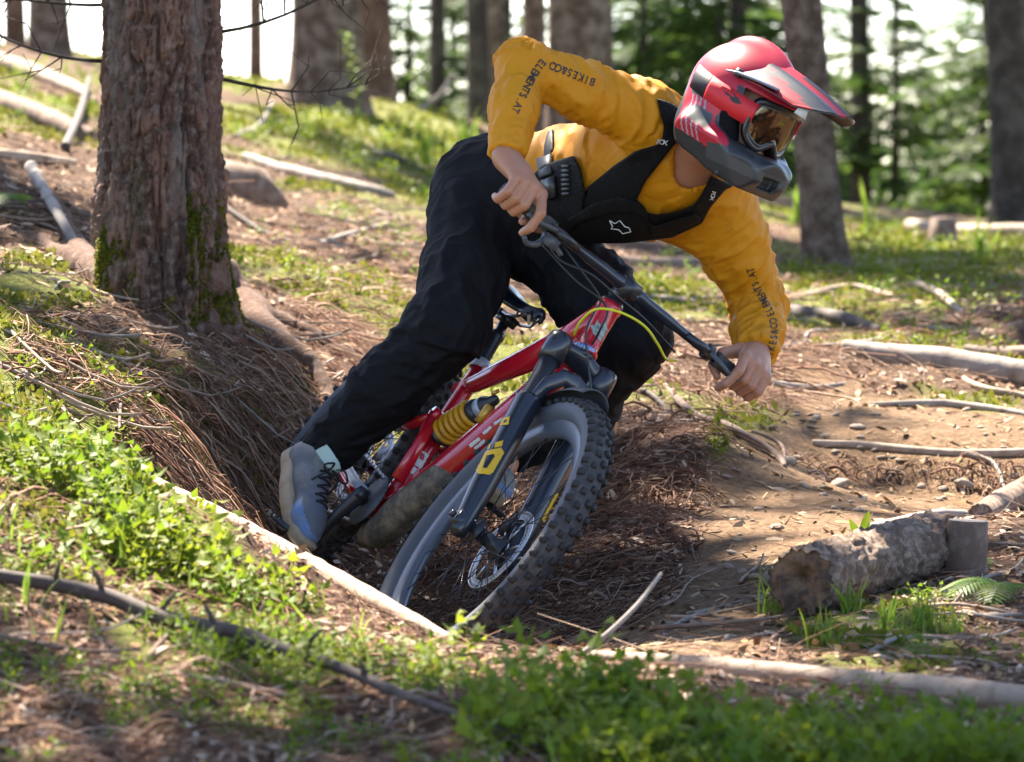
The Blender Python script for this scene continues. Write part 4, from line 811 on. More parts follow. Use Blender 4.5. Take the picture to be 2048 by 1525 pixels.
fern(on_ground(2030, 1200), 3.6, .20, 'dark green fern at the picture edge past the sawn log'); fern(on_ground(1985, 1150), 2.9, .15, 'small fern right behind the shaded log end'); fern(on_ground(1850, 1190), 3.4, .10, 'tiny fern at the shaded side of the sawn log')
# tall leafy stem at the crest
b0 = on_ground(715, 262); root = empty('tall_plant', b0, 'tall leafy stem with yellow green tip against the pale trunks', 'plant'); hgt = float(P(690, 70, proj(b0)[2])[2] - b0[2])
m = MB(); t = np.linspace(0, 1, 14); sp_ = np.stack([-.05 * t + .02 * np.sin(4 * t), 0 * t, hgt * t], 1); m.tube(sp_, np.linspace(.006, .003, 14), 6); m.build('stem', grass_m, root)
for k in range(34):
    tt_ = .28 + .72 * (k / 33) ** .7; c_ = np.array([np.interp(tt_, t, sp_[:, 0]), 0, hgt * tt_]); a = k * 2.4; L2 = .13 * (1.15 - .55 * tt_); d = np.array([math.cos(a), math.sin(a), .35 + .9 * max(0, tt_ - .7)]); d = nrm(d); s_ = nrm(np.cross(d, [0, 0, 1])); up_ = np.cross(s_, d)
    mesh_np('leaf', [c_, c_ + d * L2 * .45 + s_ * L2 * .17, c_ + d * L2 * .5 - up_ * .0, c_ + d * L2 * .45 - s_ * L2 * .17, c_ + d * L2 - [0, 0, .02]], [np.array([(0, 1, 2), (0, 2, 3), (1, 4, 2), (2, 4, 3)])], leaf_m, root)

# loose grass in the banks
p = spots(9000, v0=5.8, v1=9.5); px, py, d = proj(p); k = (in_poly(px, py, LEFTBANK) | in_poly(px, py, [(900, 1330), (1300, 1400), (2100, 1480), (2100, 1600), (900, 1600)]) | in_poly(px, py, [(0, 1150), (700, 1290), (880, 1330), (700, 1400), (0, 1300)])) & (rng.random(len(p)) < np.where(px > 900, .07, .22)); p = p[k]
TV = []; 
for q in range(5):
    t = q / 4; TV += [(-.03 * (1 - t ** 2), .35 * t ** 2, t - .15 * t * t), (.03 * (1 - t ** 2), .35 * t ** 2, t - .15 * t * t)]
V, F_ = stamp(np.array(TV), np.array([(2 * q, 2 * q + 1, 2 * q + 3, 2 * q + 2) for q in range(4)]), rot_rand(len(p), .35) * rng.uniform(.04, .11, len(p))[:, None, None], p); stuff('grass', V, F_, grass_m)
# brown fallen leaves among the plants
p = spots(5000, v0=5.8, v1=9.5); px, py, d = proj(p); p = p[(py > 900) & ~in_poly(px, py, TRAIL) & (rng.random(len(p)) < .30)]
nv = nrm(gnormal(p) + rng.normal(0, .6, p.shape)); TV = np.array([(0, 0, 0), (.4, .28, .05), (.55, 0, -.04), (.4, -.28, .08), (1, 0, .1)]); V, F_ = stamp(TV, np.array([(0, 2, 1), (0, 3, 2), (1, 2, 4), (2, 3, 4)]), frame_of(nv, rng.uniform(0, 6.28, len(p))) * rng.uniform(.012, .034, len(p))[:, None, None], p + [0, 0, .012])
pal = np.array([(.30, .15, .06), (.20, .10, .045), (.42, .27, .13), (.14, .07, .035)]); stuff('fallen_leaves', V, F_, twig_m, {'col': np.repeat(pal[rng.integers(0, 4, len(p))], 5, 0)})
# ================================================================ MOUNTAIN BIKE (own space: X forward, Y rider's left, Z up)
BR = np.array([[0.27256165, 0.73001614, 0.62672688], [-0.95533725, 0.28265628, 0.08623319], [-0.11419667, -0.62223939, 0.77445288]])
BR, _ = np.linalg.qr(BR); BR = BR * np.sign(np.array([BR[0, 0] * 0.2726, BR[0, 1] * .73, BR[0, 2] * .6267]))[None]
BT = np.array([-0.49881074, 9.89573025, -0.02600229])
def loc(px, py, Y=0.0):
    D = FW + RT * (px - 1024) / F - UP * (py - 762.5) / F
    o = BR.T @ (EYE - BT); d = BR.T @ D
    return o + d * ((Y - o[1]) / d[1])
def b2w(X): return np.asarray(X, float) @ BR.T + BT
def w2b(X): return (np.asarray(X, float) - BT) @ BR
def mir(p): p = np.array(p, float); p[..., 1] *= -1; return p

red = mat('red_paint', (.50, .008, .022), .22, coat=.6, vary=(30, (.36, .012, .02), .5, .75), bump=(60, .04, .002))
darkred = mat('dark_red_paint', (.28, .008, .02), .3, coat=.5)
black = mat('black_anodised', (.022, .024, .030), .34, vary=(45, (.06, .055, .05), .58, .8))
satin = mat('satin_black', (.014, .018, .028), .30, coat=.30, vary=(38, (.07, .06, .05), .62, .88))
rubber = mat('tyre_rubber', (.030, .030, .032), .8, vary=(35, (.11, .095, .08), .45, .75), bump=(120, .3, .002))
knobrub = mat('knob_rubber', (.020, .019, .019), .75, vary=(30, (.085, .068, .052), .5, .8))
dusty = mat('dusty_sidewall', (.078, .086, .104), .62, vary=(22, (.07, .075, .085), .45, .7), bump=(200, .2, .001))
rimm = mat('grey_rim', (.095, .108, .135), .35, vary=(26, (.08, .085, .10), .45, .7), coat=.2)
steel = mat('brushed_steel', (.50, .52, .56), .32, metal=1.0, vary=(40, (.25, .24, .23), .5, .75))
silver = mat('silver_paint', (.42, .45, .50), .35, coat=.3, vary=(40, (.25, .25, .26), .55, .75))
mud = mat('mud_splashed_guard', (.075, .062, .046), .75, vary=(28, (.24, .18, .12), .42, .66), bump=(70, .35, .004))
yel = mat('yellow_spring', (.62, .29, .012), .4, vary=(40, (.40, .19, .02), .5, .75))
gold = mat('gold_anodised', (.48, .27, .05), .35, metal=.6)
yprint = mat('yellow_print', (.68, .40, .01), .5, vary=(60, (.45, .25, .02), .55, .75))
wprint = mat('white_print', (.62, .62, .60), .5, vary=(60, (.35, .33, .30), .55, .8))
gprint = mat('grey_print', (.16, .18, .19), .5)
bprint = mat('black_print', (.012, .012, .014), .5)
blueprint = mat('blue_print', (.05, .16, .42), .4)
grey_plastic = mat('grey_plastic', (.06, .065, .072), .5)
cab = mat('black_cable', (.012, .012, .014), .4)
ycab = mat('yellow_cable', (.62, .62, .015), .35)

bike = empty('mountain_bike', BT, 'red full suspension mountain bike leaning hard under the rider', 'bicycle')
bike.matrix_world = Matrix(np.vstack([np.c_[BR, BT], [0, 0, 0, 1]]).tolist())

FA = np.array([.80, 0, .365]); RA = np.array([-.335, 0, .328]); BBc = np.array([.150, 0, .270])
sx = np.array([-.446, 0, .895]); pp = np.array([.895, 0, .446])
A0 = FA - .044 * pp; HBt = A0 + sx * .525; HTt = A0 + sx * .665
# --- frame
fr = MB()
fr.lathe([(0, .026), (.0, .031), (.012, .031), (.016, .027), (.07, .0255), (.124, .027), (.128, .030), (.14, .030), (.14, .022)], HBt, sx, 28)
def ell(pts, r, n=16): return pts, r
dt = np.array([HBt + sx * .025 + [-.012, 0, 0], (.44, 0, .675), (.36, 0, .535), (.285, 0, .41), (.215, 0, .315), (.165, 0, .265)])
fr.tube(dt, np.array([[.036, .030], [.044, .034], [.046, .036], [.044, .036], [.038, .036], [.036, .036]]), 18, flat=(0, 1, 0))
ttp = np.array([HTt - sx * .03 + [-.01, 0, 0], (.385, 0, .838), (.29, 0, .765), (.16, 0, .690), (.07, 0, .635), (-.012, 0, .598)])
fr.tube(ttp, np.array([[.026, .030], [.028, .028], [.032, .030], [.026, .024], [.021, .020], [.018, .016]]), 16, flat=(0, 1, 0))
fr.tube([(.155, 0, .27), (.125, 0, .345), (.095, 0, .430), (.06, 0, .53), (.040, 0, .59), (.013, 0, .672)], np.array([[.030, .034], [.028, .030], [.022, .024], [.02, .021], [.019, .02], [.0195, .0195]]), 16, flat=(0, 1, 0))
fr.tube([(.10, 0, .668), (.055, 0, .675), (.016, 0, .660)], np.array([[.010, .007], [.010, .006], [.012, .009]]), 10, flat=(0, 1, 0))     # brace of the seat mast
fr.lathe([(-.046, .026), (-.046, .031), (.046, .031), (.046, .026)], BBc, (0, 1, 0), 28)
frame = fr.build('frame', red, bike)
g_ = MB()
g_.tube([dt[2] * .36 + dt[3] * .64 + [.006, 0, -.012], dt[2] * .22 + dt[3] * .78 + [.010, 0, -.014], dt[3] + [.012, 0, -.014], (.232, 0, .292), (.200, 0, .232), (.150, 0, .213), (.105, 0, .225)],
        np.array([[.034, .026], [.043, .035], [.046, .038], [.047, .042], [.046, .038], [.038, .028], [.016, .010]]), 18, flat=(0, 1, 0))
guard = g_.build('frame_guard', mud, bike); guard['label'] = 'mud caked guard under the down tube'
hs = MB(); hs.lathe([(-.012, .020), (-.012, .029), (.0, .030), (.001, .024)], HBt, sx, 24).lathe([(0, .030), (.010, .028), (.012, .016), (.045, .016), (.047, 0)], HTt, sx, 24)
hs.build('headset', black, bike)
# --- linkage and rear triangle
for s_, nm in ((-1, 'a'), (1, 'b')):
    y = .042 * s_
    lk = MB(); lk.tube([(.112, y, .520), (.150, y, .44), (.192, y, .348)], np.array([[.008, .019], [.008, .014], [.008, .018]]), 14, flat=(0, 1, 0))
    lk.lathe([(-.012, 0), (-.012, .015), (.012, .015), (.012, 0)], (.112, y, .520), (0, 1, 0), 16)
    lk.build('rocker_link', red, bike)
    ss = MB(); ss.tube([(.118, .048 * s_, .505), (.02, .058 * s_, .455), (-.12, .062 * s_, .415), RA + [.03, .066 * s_, .02], RA + [-.01, .066 * s_, 0]], np.array([[.009, .015], [.010, .018], [.009, .014], [.009, .014], [.006, .018]]), 14, flat=(0, 1, 0))
    st = ss.build('seat_stay', red, bike)
    w = MB(); w.tube([(.035, .0585 * s_, .4625), (-.02, .0605 * s_, .441)], np.array([[.0108, .0188], [.0108, .0178]]), 14, flat=(0, 1, 0)); w.build('stay_band', silver, st)
    cs = MB(); cs.tube([(.125, .050 * s_, .262), (.05, .060 * s_, .266), (-.10, .064 * s_, .285), (-.25, .066 * s_, .318), RA + [.0, .066 * s_, 0]], np.array([[.014, .024], [.014, .024], [.013, .022], [.010, .016], [.007, .020]]), 14, flat=(0, 1, 0))
    ct = cs.build('chain_stay', red, bike)
    gd = MB(); gd.tube([(.10, .0575 * s_, .275), (.02, .0610 * s_, .279), (-.10, .0645 * s_, .295), (-.22, .0655 * s_, .320)], np.array([[.0165, .018], [.0165, .019], [.0155, .0175], [.012, .014]]), 12, flat=(0, 1, 0)); gd.build('stay_guard', silver, ct)
# --- coil shock
sh0, sh1 = np.array([.108, -.004, .487]), np.array([.262, -.004, .628]); sd = nrm(sh1 - sh0); su = nrm(np.cross(sd, [0, 1, 0])); sw = np.cross(sd, su); L_ = np.linalg.norm(sh1 - sh0)
sk = MB(); sk.lathe([(-.012, 0), (-.012, .014), (0, .014), (.006, .024), (.012, .034), (.018, .034), (.018, .016), (.13, .016), (.13, .030), (.138, .031), (.150, .027), (.150, .022), (.178, .022), (.19, .014), (L_, .012), (L_ + .01, 0)], sh0, sd, 24)
shock = sk.build('shock_absorber', black, bike)
th = np.linspace(0, 2 * np.pi * 5.6, 150)
hl = sh0 + np.outer(np.linspace(.020, .128, 150), sd) + .0300 * (np.outer(np.cos(th), su) + np.outer(np.sin(th), sw))
MB().tube(hl, .0072, 10).build('coil_spring', yel, shock)
MB().lathe([(.150, .0225), (.151, .0245), (.168, .0245), (.169, .0225)], sh0, sd, 24).build('collar', silver, shock)
r0_ = loc(968, 832, -.036); r1_ = loc(992, 800, -.036); rdv = nrm(r1_ - r0_)
rs = MB().lathe([(-.02, 0), (-.02, .0125), (.022, .0130), (.027, .010), (.028, 0)], r0_, rdv, 20)
rs.lathe([(-.004, 0), (-.004, .010), (.004, .010), (.004, 0)], r1_ + [0, -.012, .012], (-.3, -.8, .4), 16); rs.build('reservoir', gold, shock)
# --- seat post and saddle
sp0, sp1 = np.array([.013, 0, .670]), np.array([-.058, 0, .800]); sv = nrm(sp1 - sp0)
sp = MB().lathe([(0, .0155), (.012, .0155)], sp0, sv, 20).lathe([(-.01, .014), (.085, .0155), (.090, .0185), (.102, .0185), (.104, .0125), (.142, .0125)], sp0, sv, 20)
sp.box(sp1, [(1, 0, 0), (0, 1, 0), (0, 0, 1)], (.032, .020, .012)).lathe([(-.028, 0), (-.028, .010), (.028, .010), (.028, 0)], sp1 + [0, 0, .004], (0, 1, 0), 14)
spo = sp.build('seat_post', black, bike)
MB().lathe([(-.012, .0205), (-.012, .0232), (.012, .0232), (.012, .0165)], sp0 + sv * .004, sv, 22).build('seat_clamp', silver, spo)
so = np.array([-.010, 0, .862])
sad = MB(); nl, na = 26, 15; tt = np.linspace(0, 1, nl)
wd = .018 + .055 * np.clip((tt - .32) / .55, 0, 1) ** 1.3; wd = np.where(tt > .93, wd * (1 - (tt - .93) * 4), wd); wd[0] = .010
aa = np.linspace(-1, 1, na)
top = np.array([[so[0] + .135 - .275 * t, a * w_, so[2] - .006 + .016 * (t - .4) ** 2 * 3 - .030 * abs(a) ** 2.6 * (.5 + .5 * t) - (.012 if k == 0 else 0)] for k, (t, w_) in enumerate(zip(tt, wd)) for a in aa])
bot = top - [0, 0, .012]
i = (np.arange(nl - 1)[:, None] * na + np.arange(na - 1)[None]).ravel(); q = np.stack([i, i + na, i + na + 1, i + 1], 1); M_ = nl * na
bd = [k for k in range(na)] + [k * na + na - 1 for k in range(1, nl)] + [M_ - 1 - k for k in range(1, na)] + [k * na for k in range(nl - 2, 0, -1)]
bq = [(bd[k], bd[(k + 1) % len(bd)], bd[(k + 1) % len(bd)] + M_, bd[k] + M_) for k in range(len(bd))]
sad.add(np.concatenate([top, bot]), np.concatenate([q, q[:, ::-1] + M_, np.array(bq)]))
sdl = sad.build('saddle', satin, bike)
rl = MB()
for s_ in (-1, 1):
    rl.tube([so + [.105, .012 * s_, -.02], so + [.07, .020 * s_, -.046], so + [.0, .022 * s_, -.056], so + [-.07, .022 * s_, -.053], so + [-.105, .030 * s_, -.03], so + [-.125, .034 * s_, -.016]], .0038, 8)
rl.build('saddle_rails', steel, sdl)
# --- wheels
def wheel(cen, rotY, name, front=True):
    w = bpy.data.objects.new(name, None); COL.objects.link(w); w.parent = bike; w.location = cen; w.empty_display_size = .1
    ty = MB(); prof = []
    for a in np.linspace(-2.45, 2.45, 25):
        prof.append((.0335 * math.sin(a), .3345 + .0305 * math.cos(a)))
    prof = [(-.0155, .307)] + prof + [(.0155, .307)]
    ty.lathe(prof, (0, 0, 0), (0, 1, 0), 128); V = np.concatenate(ty.V)
    mi = np.repeat(np.array([0 if abs((prof[k][0] + prof[k + 1][0]) / 2) < .0315 and (prof[k][1] + prof[k + 1][1]) / 2 > .344 else 1 for k in range(len(prof) - 1)]), 128)
    mesh_np('tyre', V, np.concatenate(ty.Q), None, w, mats=[rubber, dusty], midx=mi)
    rp = [(-.0165, .313), (-.0175, .306), (-.0175, .298), (-.014, .280), (-.005, .272), (.005, .272), (.014, .280), (.0175, .298), (.0175, .306), (.0165, .313), (.013, .307), (-.013, .307)]
    MB().lathe(rp, (0, 0, 0), (0, 1, 0), 128, closed=True).build('rim', rimm, w)
    hb = MB().lathe([(-.052, 0), (-.052, .010), (-.040, .011), (-.036, .029), (-.032, .029), (-.028, .017), (.022, .017), (.027, .032), (.031, .032), (.034, .020), (.052, .011), (.052, 0)], (0, 0, 0), (0, 1, 0), 28)
    hb.build('hub', black, w)
    # spokes, each its own
    sm = MB().tube([(0, 0, 0), (0, 0, .5), (0, 0, 1)], .0012, 5); so_ = sm.build('spoke', mat('black_spoke', (.045, .045, .055), .35, metal=.5), w); base = so_.data
    for k in range(32):
        s_ = 1 if k % 2 else -1; a = 2 * np.pi * k / 32; tw = (.42 if (k // 2) % 2 else -.42)
        p0 = np.array([.029 * math.cos(a + tw * 3.2), .0285 * s_, .029 * math.sin(a + tw * 3.2)]); p1 = np.array([.275 * math.cos(a), .003 * s_, .275 * math.sin(a)])
        o = so_ if k == 0 else so_.copy()
        if k: COL.objects.link(o); o.parent = w
        o.rotation_mode = 'QUATERNION'; o.location = p0; o.rotation_quaternion = Vector(p1 - p0).to_track_quat('Z', 'Y'); o.scale = (1, 1, np.linalg.norm(p1 - p0))
    # tread knobs, each its own
    kinds = []
    for (hx, hy, hz, tp) in ((.0078, .0066, .0046, .80), (.0074, .0080, .0054, .76)):
        kb = MB().box((0, 0, 0), np.eye(3), (hx, hy, hz), tp); kinds.append(kb.build('tread_knob', knobrub, w, False))
    me = [k.data for k in kinds]
    for k in kinds: bpy.data.objects.remove(k)
    n = 62
    for k in range(n):
        for row in range(4):
            side = row in (0, 3)
            off = (k + (.5 if row % 2 else 0) + (.0 if side else .25)) * 2 * np.pi / n
            la = (-.80, -.27, .27, .80)[row] * (1 if k % 2 or side else .75)
            yy, rr = .0335 * math.sin(la * 1.25), .3345 + .0305 * math.cos(la * 1.25)
            nv = np.array([math.cos(off) * math.cos(la), math.sin(la), math.sin(off) * math.cos(la)]); tv = np.array([-math.sin(off), 0, math.cos(off)]); bv = np.cross(nv, tv)
            pos = np.array([rr * math.cos(off), yy, rr * math.sin(off)]) + nv * .0028
            o = bpy.data.objects.new('tread_knob', me[1 if side else 0]); COL.objects.link(o); o.parent = w
            o.matrix_local = Matrix(np.vstack([np.c_[np.stack([tv, bv, nv], 1), pos], [0, 0, 0, 1]]).tolist())
    # disc rotor: two rings, slanted bars between them, arms
    rt_ = MB(); n = 60; a = np.arange(n + 1) / n * 2 * np.pi
    ring = lambda r_: np.stack([r_ * np.cos(a), 0 * a + rotY, r_ * np.sin(a)], 1)
    for r_, wv in ((.1005, .0032), (.0905, .002), (.082, .0026)):
        rt_.tube(ring(r_), np.stack([np.full(n + 1, wv), np.full(n + 1, .001)], 1) if False else wv * .8, 6, cap=False)
    for k in range(n):
        a0, a1 = a[k], a[k] + .09
        rt_.tube([(.082 * math.cos(a0), rotY, .082 * math.sin(a0)), (.1005 * math.cos(a1), rotY, .1005 * math.sin(a1))], .0019, 4)
    for k in range(6):
        a0 = k * np.pi / 3
        rt_.tube([(.022 * math.cos(a0), rotY, .022 * math.sin(a0)), (.055 * math.cos(a0 + .35), rotY, .055 * math.sin(a0 + .35)), (.082 * math.cos(a0 + .4), rotY, .082 * math.sin(a0 + .4))], .0032, 6)
    rt_.lathe([(rotY - .002, .016), (rotY - .002, .026), (rotY + .002, .026), (rotY + .002, .016)], (0, 0, 0), (0, 1, 0), 24)
    rt_.build('brake_disc', steel, w)
    return w
fw_ = wheel(FA, .038, 'front_wheel'); rw_ = wheel(RA, .046, 'rear_wheel')
# --- fork
fdir = nrm(np.array([.545, 0, .800]) - np.array([.797, 0, .362])); fpp = np.array([-fdir[2], 0, fdir[0]]) * -1
fk = bpy.data.objects.new('suspension_fork', None); COL.objects.link(fk); fk.parent = bike
fork_legs = []
for s_ in (-1, 1):
    o = FA + [-.003, .067 * s_, -.003]
    lg = MB().lathe([(-.034, 0), (-.034, .012), (-.030, .018), (-.012, .021), (.03, .0235), (.09, .0285), (.30, .0300), (.335, .0310), (.345, .0310), (.347, .020), (.347, 0)], o, fdir, 28)
    lg.lathe([(-.022, 0), (-.022, .021), (.018, .021), (.018, 0)], o + fdir * .002 * 0, (0, 1, 0), 20)
    ob = lg.build('fork_leg', satin, fk); fork_legs.append(ob)
    MB().lathe([(.34, .0215), (.47, .0215), (.47, 0)], o, fdir, 24).build('stanchion', black, fk)
    MB().lathe([(-.026 * 1, 0), (-.026, .008), (-.036, .008), (-.036, 0)] if s_ < 0 else [(.026, 0), (.026, .010), (.032, .010), (.032, 0)], o, (0, 1, 0), 14).build('axle_cap', black, fk)
cr = MB(); o = FA + [-.003, 0, -.003]
for s_ in (-1, 1):
    cr.lathe([(.455, .016), (.455, .0282), (.505, .0290), (.522, .0275), (.526, .018), (.526, 0)], o + [0, .067 * s_, 0], fdir, 26)
ca = HBt - sx * .016
cr.tube([o + fdir * .492 + [0, -.067, 0], o + fdir * .497 + [-.012, -.04, .004], ca, o + fdir * .497 + [-.012, .04, .004], o + fdir * .492 + [0, .067, 0]], np.array([[.020, .020], [.024, .018], [.030, .020], [.024, .018], [.020, .020]]), 16, flat=(0, 1, 0))
cr.build('fork_crown', satin, fk)
ar = MB(); fo = fpp * .030 if (fpp @ np.array([1, 0, 0])) > 0 else -fpp * .030
ar.tube([o + fdir * .315 + [0, -.067, 0] + fo * .4, o + fdir * .385 + [0, -.058, 0] + fo, o + fdir * .425 + [0, -.03, 0] + fo * 1.1, o + fdir * .432 + fo * 1.1, o + fdir * .425 + [0, .03, 0] + fo * 1.1, o + fdir * .385 + [0, .058, 0] + fo, o + fdir * .315 + [0, .067, 0] + fo * .4],
        np.array([[.012, .009], [.017, .008], [.019, .007], [.020, .007], [.019, .007], [.017, .008], [.012, .009]]), 14, flat=(1, 0, 0))
ar.build('fork_arch', satin, fk)
# short mudguard over the tyre
mg = MB(); mgv = []; na_, nl_ = 9, 12
for k in range(nl_):
    a = math.radians(92 + 44 * k / (nl_ - 1))
    for j in range(na_):
        la = (j / (na_ - 1) - .5) * 2.2; wv = .040 * (1 - .15 * abs(k / (nl_ - 1) - .4))
        r_ = .352 + .045 * math.cos(la)
        mgv.append((FA[0] + r_ * math.cos(a), wv * math.sin(la) * 1.1, FA[2] + r_ * math.sin(a)))
mgv = np.array(mgv); rad = nrm((mgv - FA) * [1, 0, 1]); i = (np.arange(nl_ - 1)[:, None] * na_ + np.arange(na_ - 1)[None]).ravel(); q = np.stack([i, i + 1, i + na_ + 1, i + na_], 1); M_ = na_ * nl_
bd = list(range(na_)) + [k * na_ + na_ - 1 for k in range(1, nl_)] + [M_ - 1 - k for k in range(1, na_)] + [k * na_ for k in range(nl_ - 2, 0, -1)]
bq = np.array([(bd[k], bd[(k + 1) % len(bd)], bd[(k + 1) % len(bd)] + M_, bd[k] + M_) for k in range(len(bd))])
mg.add(np.concatenate([mgv, mgv + rad * .0025]), np.concatenate([q[:, ::-1], q + M_, bq])); mg.build('mudguard', grey_plastic, fk)
cp = MB(); cpo = FA + [-.06, .048, .055]
cp.box(cpo, [nrm((.5, 0, .85)), (0, 1, 0), nrm((.85, 0, -.5))], (.030, .017, .016), .85).lathe([(-.014, 0), (-.014, .012), (.014, .012), (.014, 0)], cpo + [-.01, .01, .004], (0, 1, 0), 14)
cp.tube([cpo + [-.03, .01, .02], FA + fdir * .16 + [-.02, .075, 0]], .008, 8); cp.build('brake_caliper', black, fk)
# --- cockpit
GR, GL = loc(1030, 398, -.345), loc(1482, 758, .345)
bc = HTt + sx * .040 + pp * .045
gd_ = nrm(GL - GR)
barp = np.array([GR - gd_ * .030, GR + gd_ * .12, bc * .5 + (GR + gd_ * .3) * .5, bc - gd_ * .045, bc + gd_ * .045, bc * .5 + (GL - gd_ * .3) * .5, GL - gd_ * .12, GL + gd_ * .050])
def smooth_path(p, n=40):
    """Catmull-Rom through p"""
    p = np.asarray(p, float); q = np.concatenate([[2 * p[0] - p[1]], p, [2 * p[-1] - p[-2]]]); out = []
    ts = np.linspace(0, len(p) - 1 - 1e-9, n)
    for t in ts:
        k = int(t); f = t - k; a, b, c, d = q[k:k + 4]
        out.append(.5 * (2 * b + (c - a) * f + (2 * a - 5 * b + 4 * c - d) * f * f + (3 * b - a - 3 * c + d) * f ** 3))
    return np.array(out)
bs = smooth_path(barp, 48); dm = np.linalg.norm(bs - bc, axis=1)
hbar = MB().tube(bs, np.where(dm < .05, .0159, np.where(dm < .12, .0135, .0108)), 16).build('handlebar', satin, bike)
for g, s_ in ((GR, -1), (GL, 1)):
    e = g - gd_ * .032 if s_ < 0 else g + gd_ * .052
    dd = gd_ if s_ < 0 else -gd_
    gm_ = MB().lathe([(-.004, 0), (-.004, .0165)] + [(.004 + k * .004, .0160 + .0012 * (k % 2)) for k in range(30)] + [(.126, .0185), (.134, .0185), (.134, .0115)], e, dd, 20)
    gm_.build('grip', rubber, bike)
stm = MB(); stm.tube([HTt + sx * .030, HTt + sx * .034 + pp * .02, bc - pp * .010], np.array([[.020, .020], [.018, .017], [.019, .019]]), 14, flat=(0, 1, 0))
stm.lathe([(-.024, .0160), (-.024, .0215), (.024, .0215), (.024, .0160)], bc, gd_, 20); stm.build('stem', black, bike)
def lever(g, s_):
    dd = gd_ if s_ < 0 else -gd_
    b = g + dd * .105; fwd = pp * .9 - sx * .45; dn = -sx
    lv = bpy.data.objects.new('brake_lever', None); COL.objects.link(lv); lv.parent = bike
    m = MB().lathe([(-.009, .012), (-.009, .0185), (.009, .0185), (.009, .012)], b, dd, 18)
    m.tube([b + fwd * .018 - dd * .005, b + fwd * .032 + dd * .03, b + fwd * .030 + dd * .075], np.array([[.010, .010], [.012, .011], [.007, .007]]), 12)
    m.build('lever_body', black, lv)
    MB().tube(smooth_path([b + fwd * .034 + dd * .006, b + fwd * .052 - dd * .02 + dn * .006, b + fwd * .055 - dd * .045 + dn * .012, b + fwd * .050 - dd * .064 + dn * .014, b + fwd * .053 - dd * .078 + dn * .013], 18), np.linspace(.0062, .0046, 18), 10).build('lever_blade', grey_plastic, lv)
    return b, fwd, dn, dd
lR = lever(GR, -1); lL = lever(GL, 1)
b, fwd, dn, dd = lR
sf = MB().box(b + dd * .012 + dn * .030 + fwd * .012, [dd, fwd, dn], (.020, .018, .014), .8)
sf.tube(smooth_path([b + dn * .034 + fwd * .01, b + dn * .058 + fwd * .012 - dd * .012, b + dn * .070 + fwd * .018 - dd * .035, b + dn * .062 + fwd * .030 - dd * .052], 14), np.linspace(.008, .0055, 14), 10)
sf.build('shifter', grey_plastic, bike)
def cable(px, mt, r, name='cable'):
    p = np.array([P(a, b_, d) for a, b_, d in px]); p = w2b(p)
    MB().tube(smooth_path(p, 40), r, 8).build(name, mt, bike)
dH = float(proj(b2w(HTt))[2])
cable([(1148, 672, dH - .06), (1160, 645, dH - .10), (1192, 619, dH - .15), (1240, 625, dH - .16), (1288, 652, dH - .12), (1316, 690, dH - .04), (1332, 718, dH + .03), (1352, 722, dH + .08)], ycab, .0030, 'brake_hose')
cable([(1085, 470, dH - .10), (1120, 520, dH - .13), (1180, 548, dH - .15), (1230, 590, dH - .10), (1290, 640, dH - .02), (1350, 705, dH + .05)], cab, .0028)
cable([(1110, 470, dH - .10), (1165, 545, dH - .12), (1200, 598, dH - .10), (1188, 625, dH - .10), (1172, 665, dH - .12), (1176, 720, dH - .13), (1184, 790, dH - .14), (1192, 830, dH - .12)], cab, .0026)
cable([(1085, 490, dH - .10), (1150, 560, dH - .13), (1212, 612, dH - .12), (1200, 660, dH - .11), (1178, 700, dH - .06)], cab, .0026)
MB().tube(w2b(np.array([P(1102, 478, dH - .115), P(1122, 512, dH - .125)])), .0062, 10).build('cable_sleeve', grey_plastic, bike)
# --- drivetrain
cka = nrm(np.array([-.017, 0, -.15])) * .165
for s_, v in ((-1, cka), (1, -cka)):
    a = BBc + [0, .075 * s_, 0]
    MB().tube([a - v * .10, a, a + v * .5 + [0, .012 * s_, 0], a + v + [0, .016 * s_, 0], a + v * 1.07 + [0, .016 * s_, 0]], np.array([[.008, .014], [.010, .019], [.008, .013], [.008, .014], [.006, .010]]), 14, flat=(0, 1, 0)).lathe([(-.012, 0), (-.012, .014), (.012, .014), (.012, 0)], a, (0, 1, 0), 18).build('crank_arm', black, bike)
    pc = a + v + [0, .075 * s_, 0]
    pd = MB(); ex = np.eye(3)
    pd.lathe([(-.055, .007), (.055, .007)], pc, (0, 1, 0), 10)
    for dx in (-.046, .046): pd.box(pc + [dx, 0, 0], ex, (.006, .050, .007))
    for dy in (-.048, -.016, .016, .048): pd.box(pc + [0, dy, 0], ex, (.042, .005, .0062))
    for dx in (-.044, .044):
        for dy in (-.044, -.015, .015, .044):
            for z in (-1, 1): pd.tube([pc + [dx, dy, .006 * z], pc + [dx, dy, .011 * z]], .0018, 5)
    pd.build('pedal', black, bike)
cg = MB(); cy = -.050; n = 64; aa = np.arange(n + 1) / n * 2 * np.pi
rr = np.where(np.arange(n + 1) % 2, .0685, .0645)
outer = np.stack([BBc[0] + rr * np.cos(aa), np.full(n + 1, cy), BBc[2] + rr * np.sin(aa)], 1)[:-1]
cg.plate(outer, np.array([0, 1, 0]), .003); cg.build('chainring', grey_plastic, bike)
cs_ = MB()
for k, r_ in enumerate((.022, .028, .034, .042, .050)):
    rr = np.where(np.arange(48) % 2, r_ + .002, r_ - .002); a = np.arange(48) / 48 * 2 * np.pi
    cs_.plate(np.stack([RA[0] + rr * np.cos(a), np.full(48, -.056 + .005 * k), RA[2] + rr * np.sin(a)], 1), np.array([0, 1, 0]), .002)
cs_.build('cassette', steel, bike)
dl = MB(); dp = RA + [-.01, -.066, -.055]
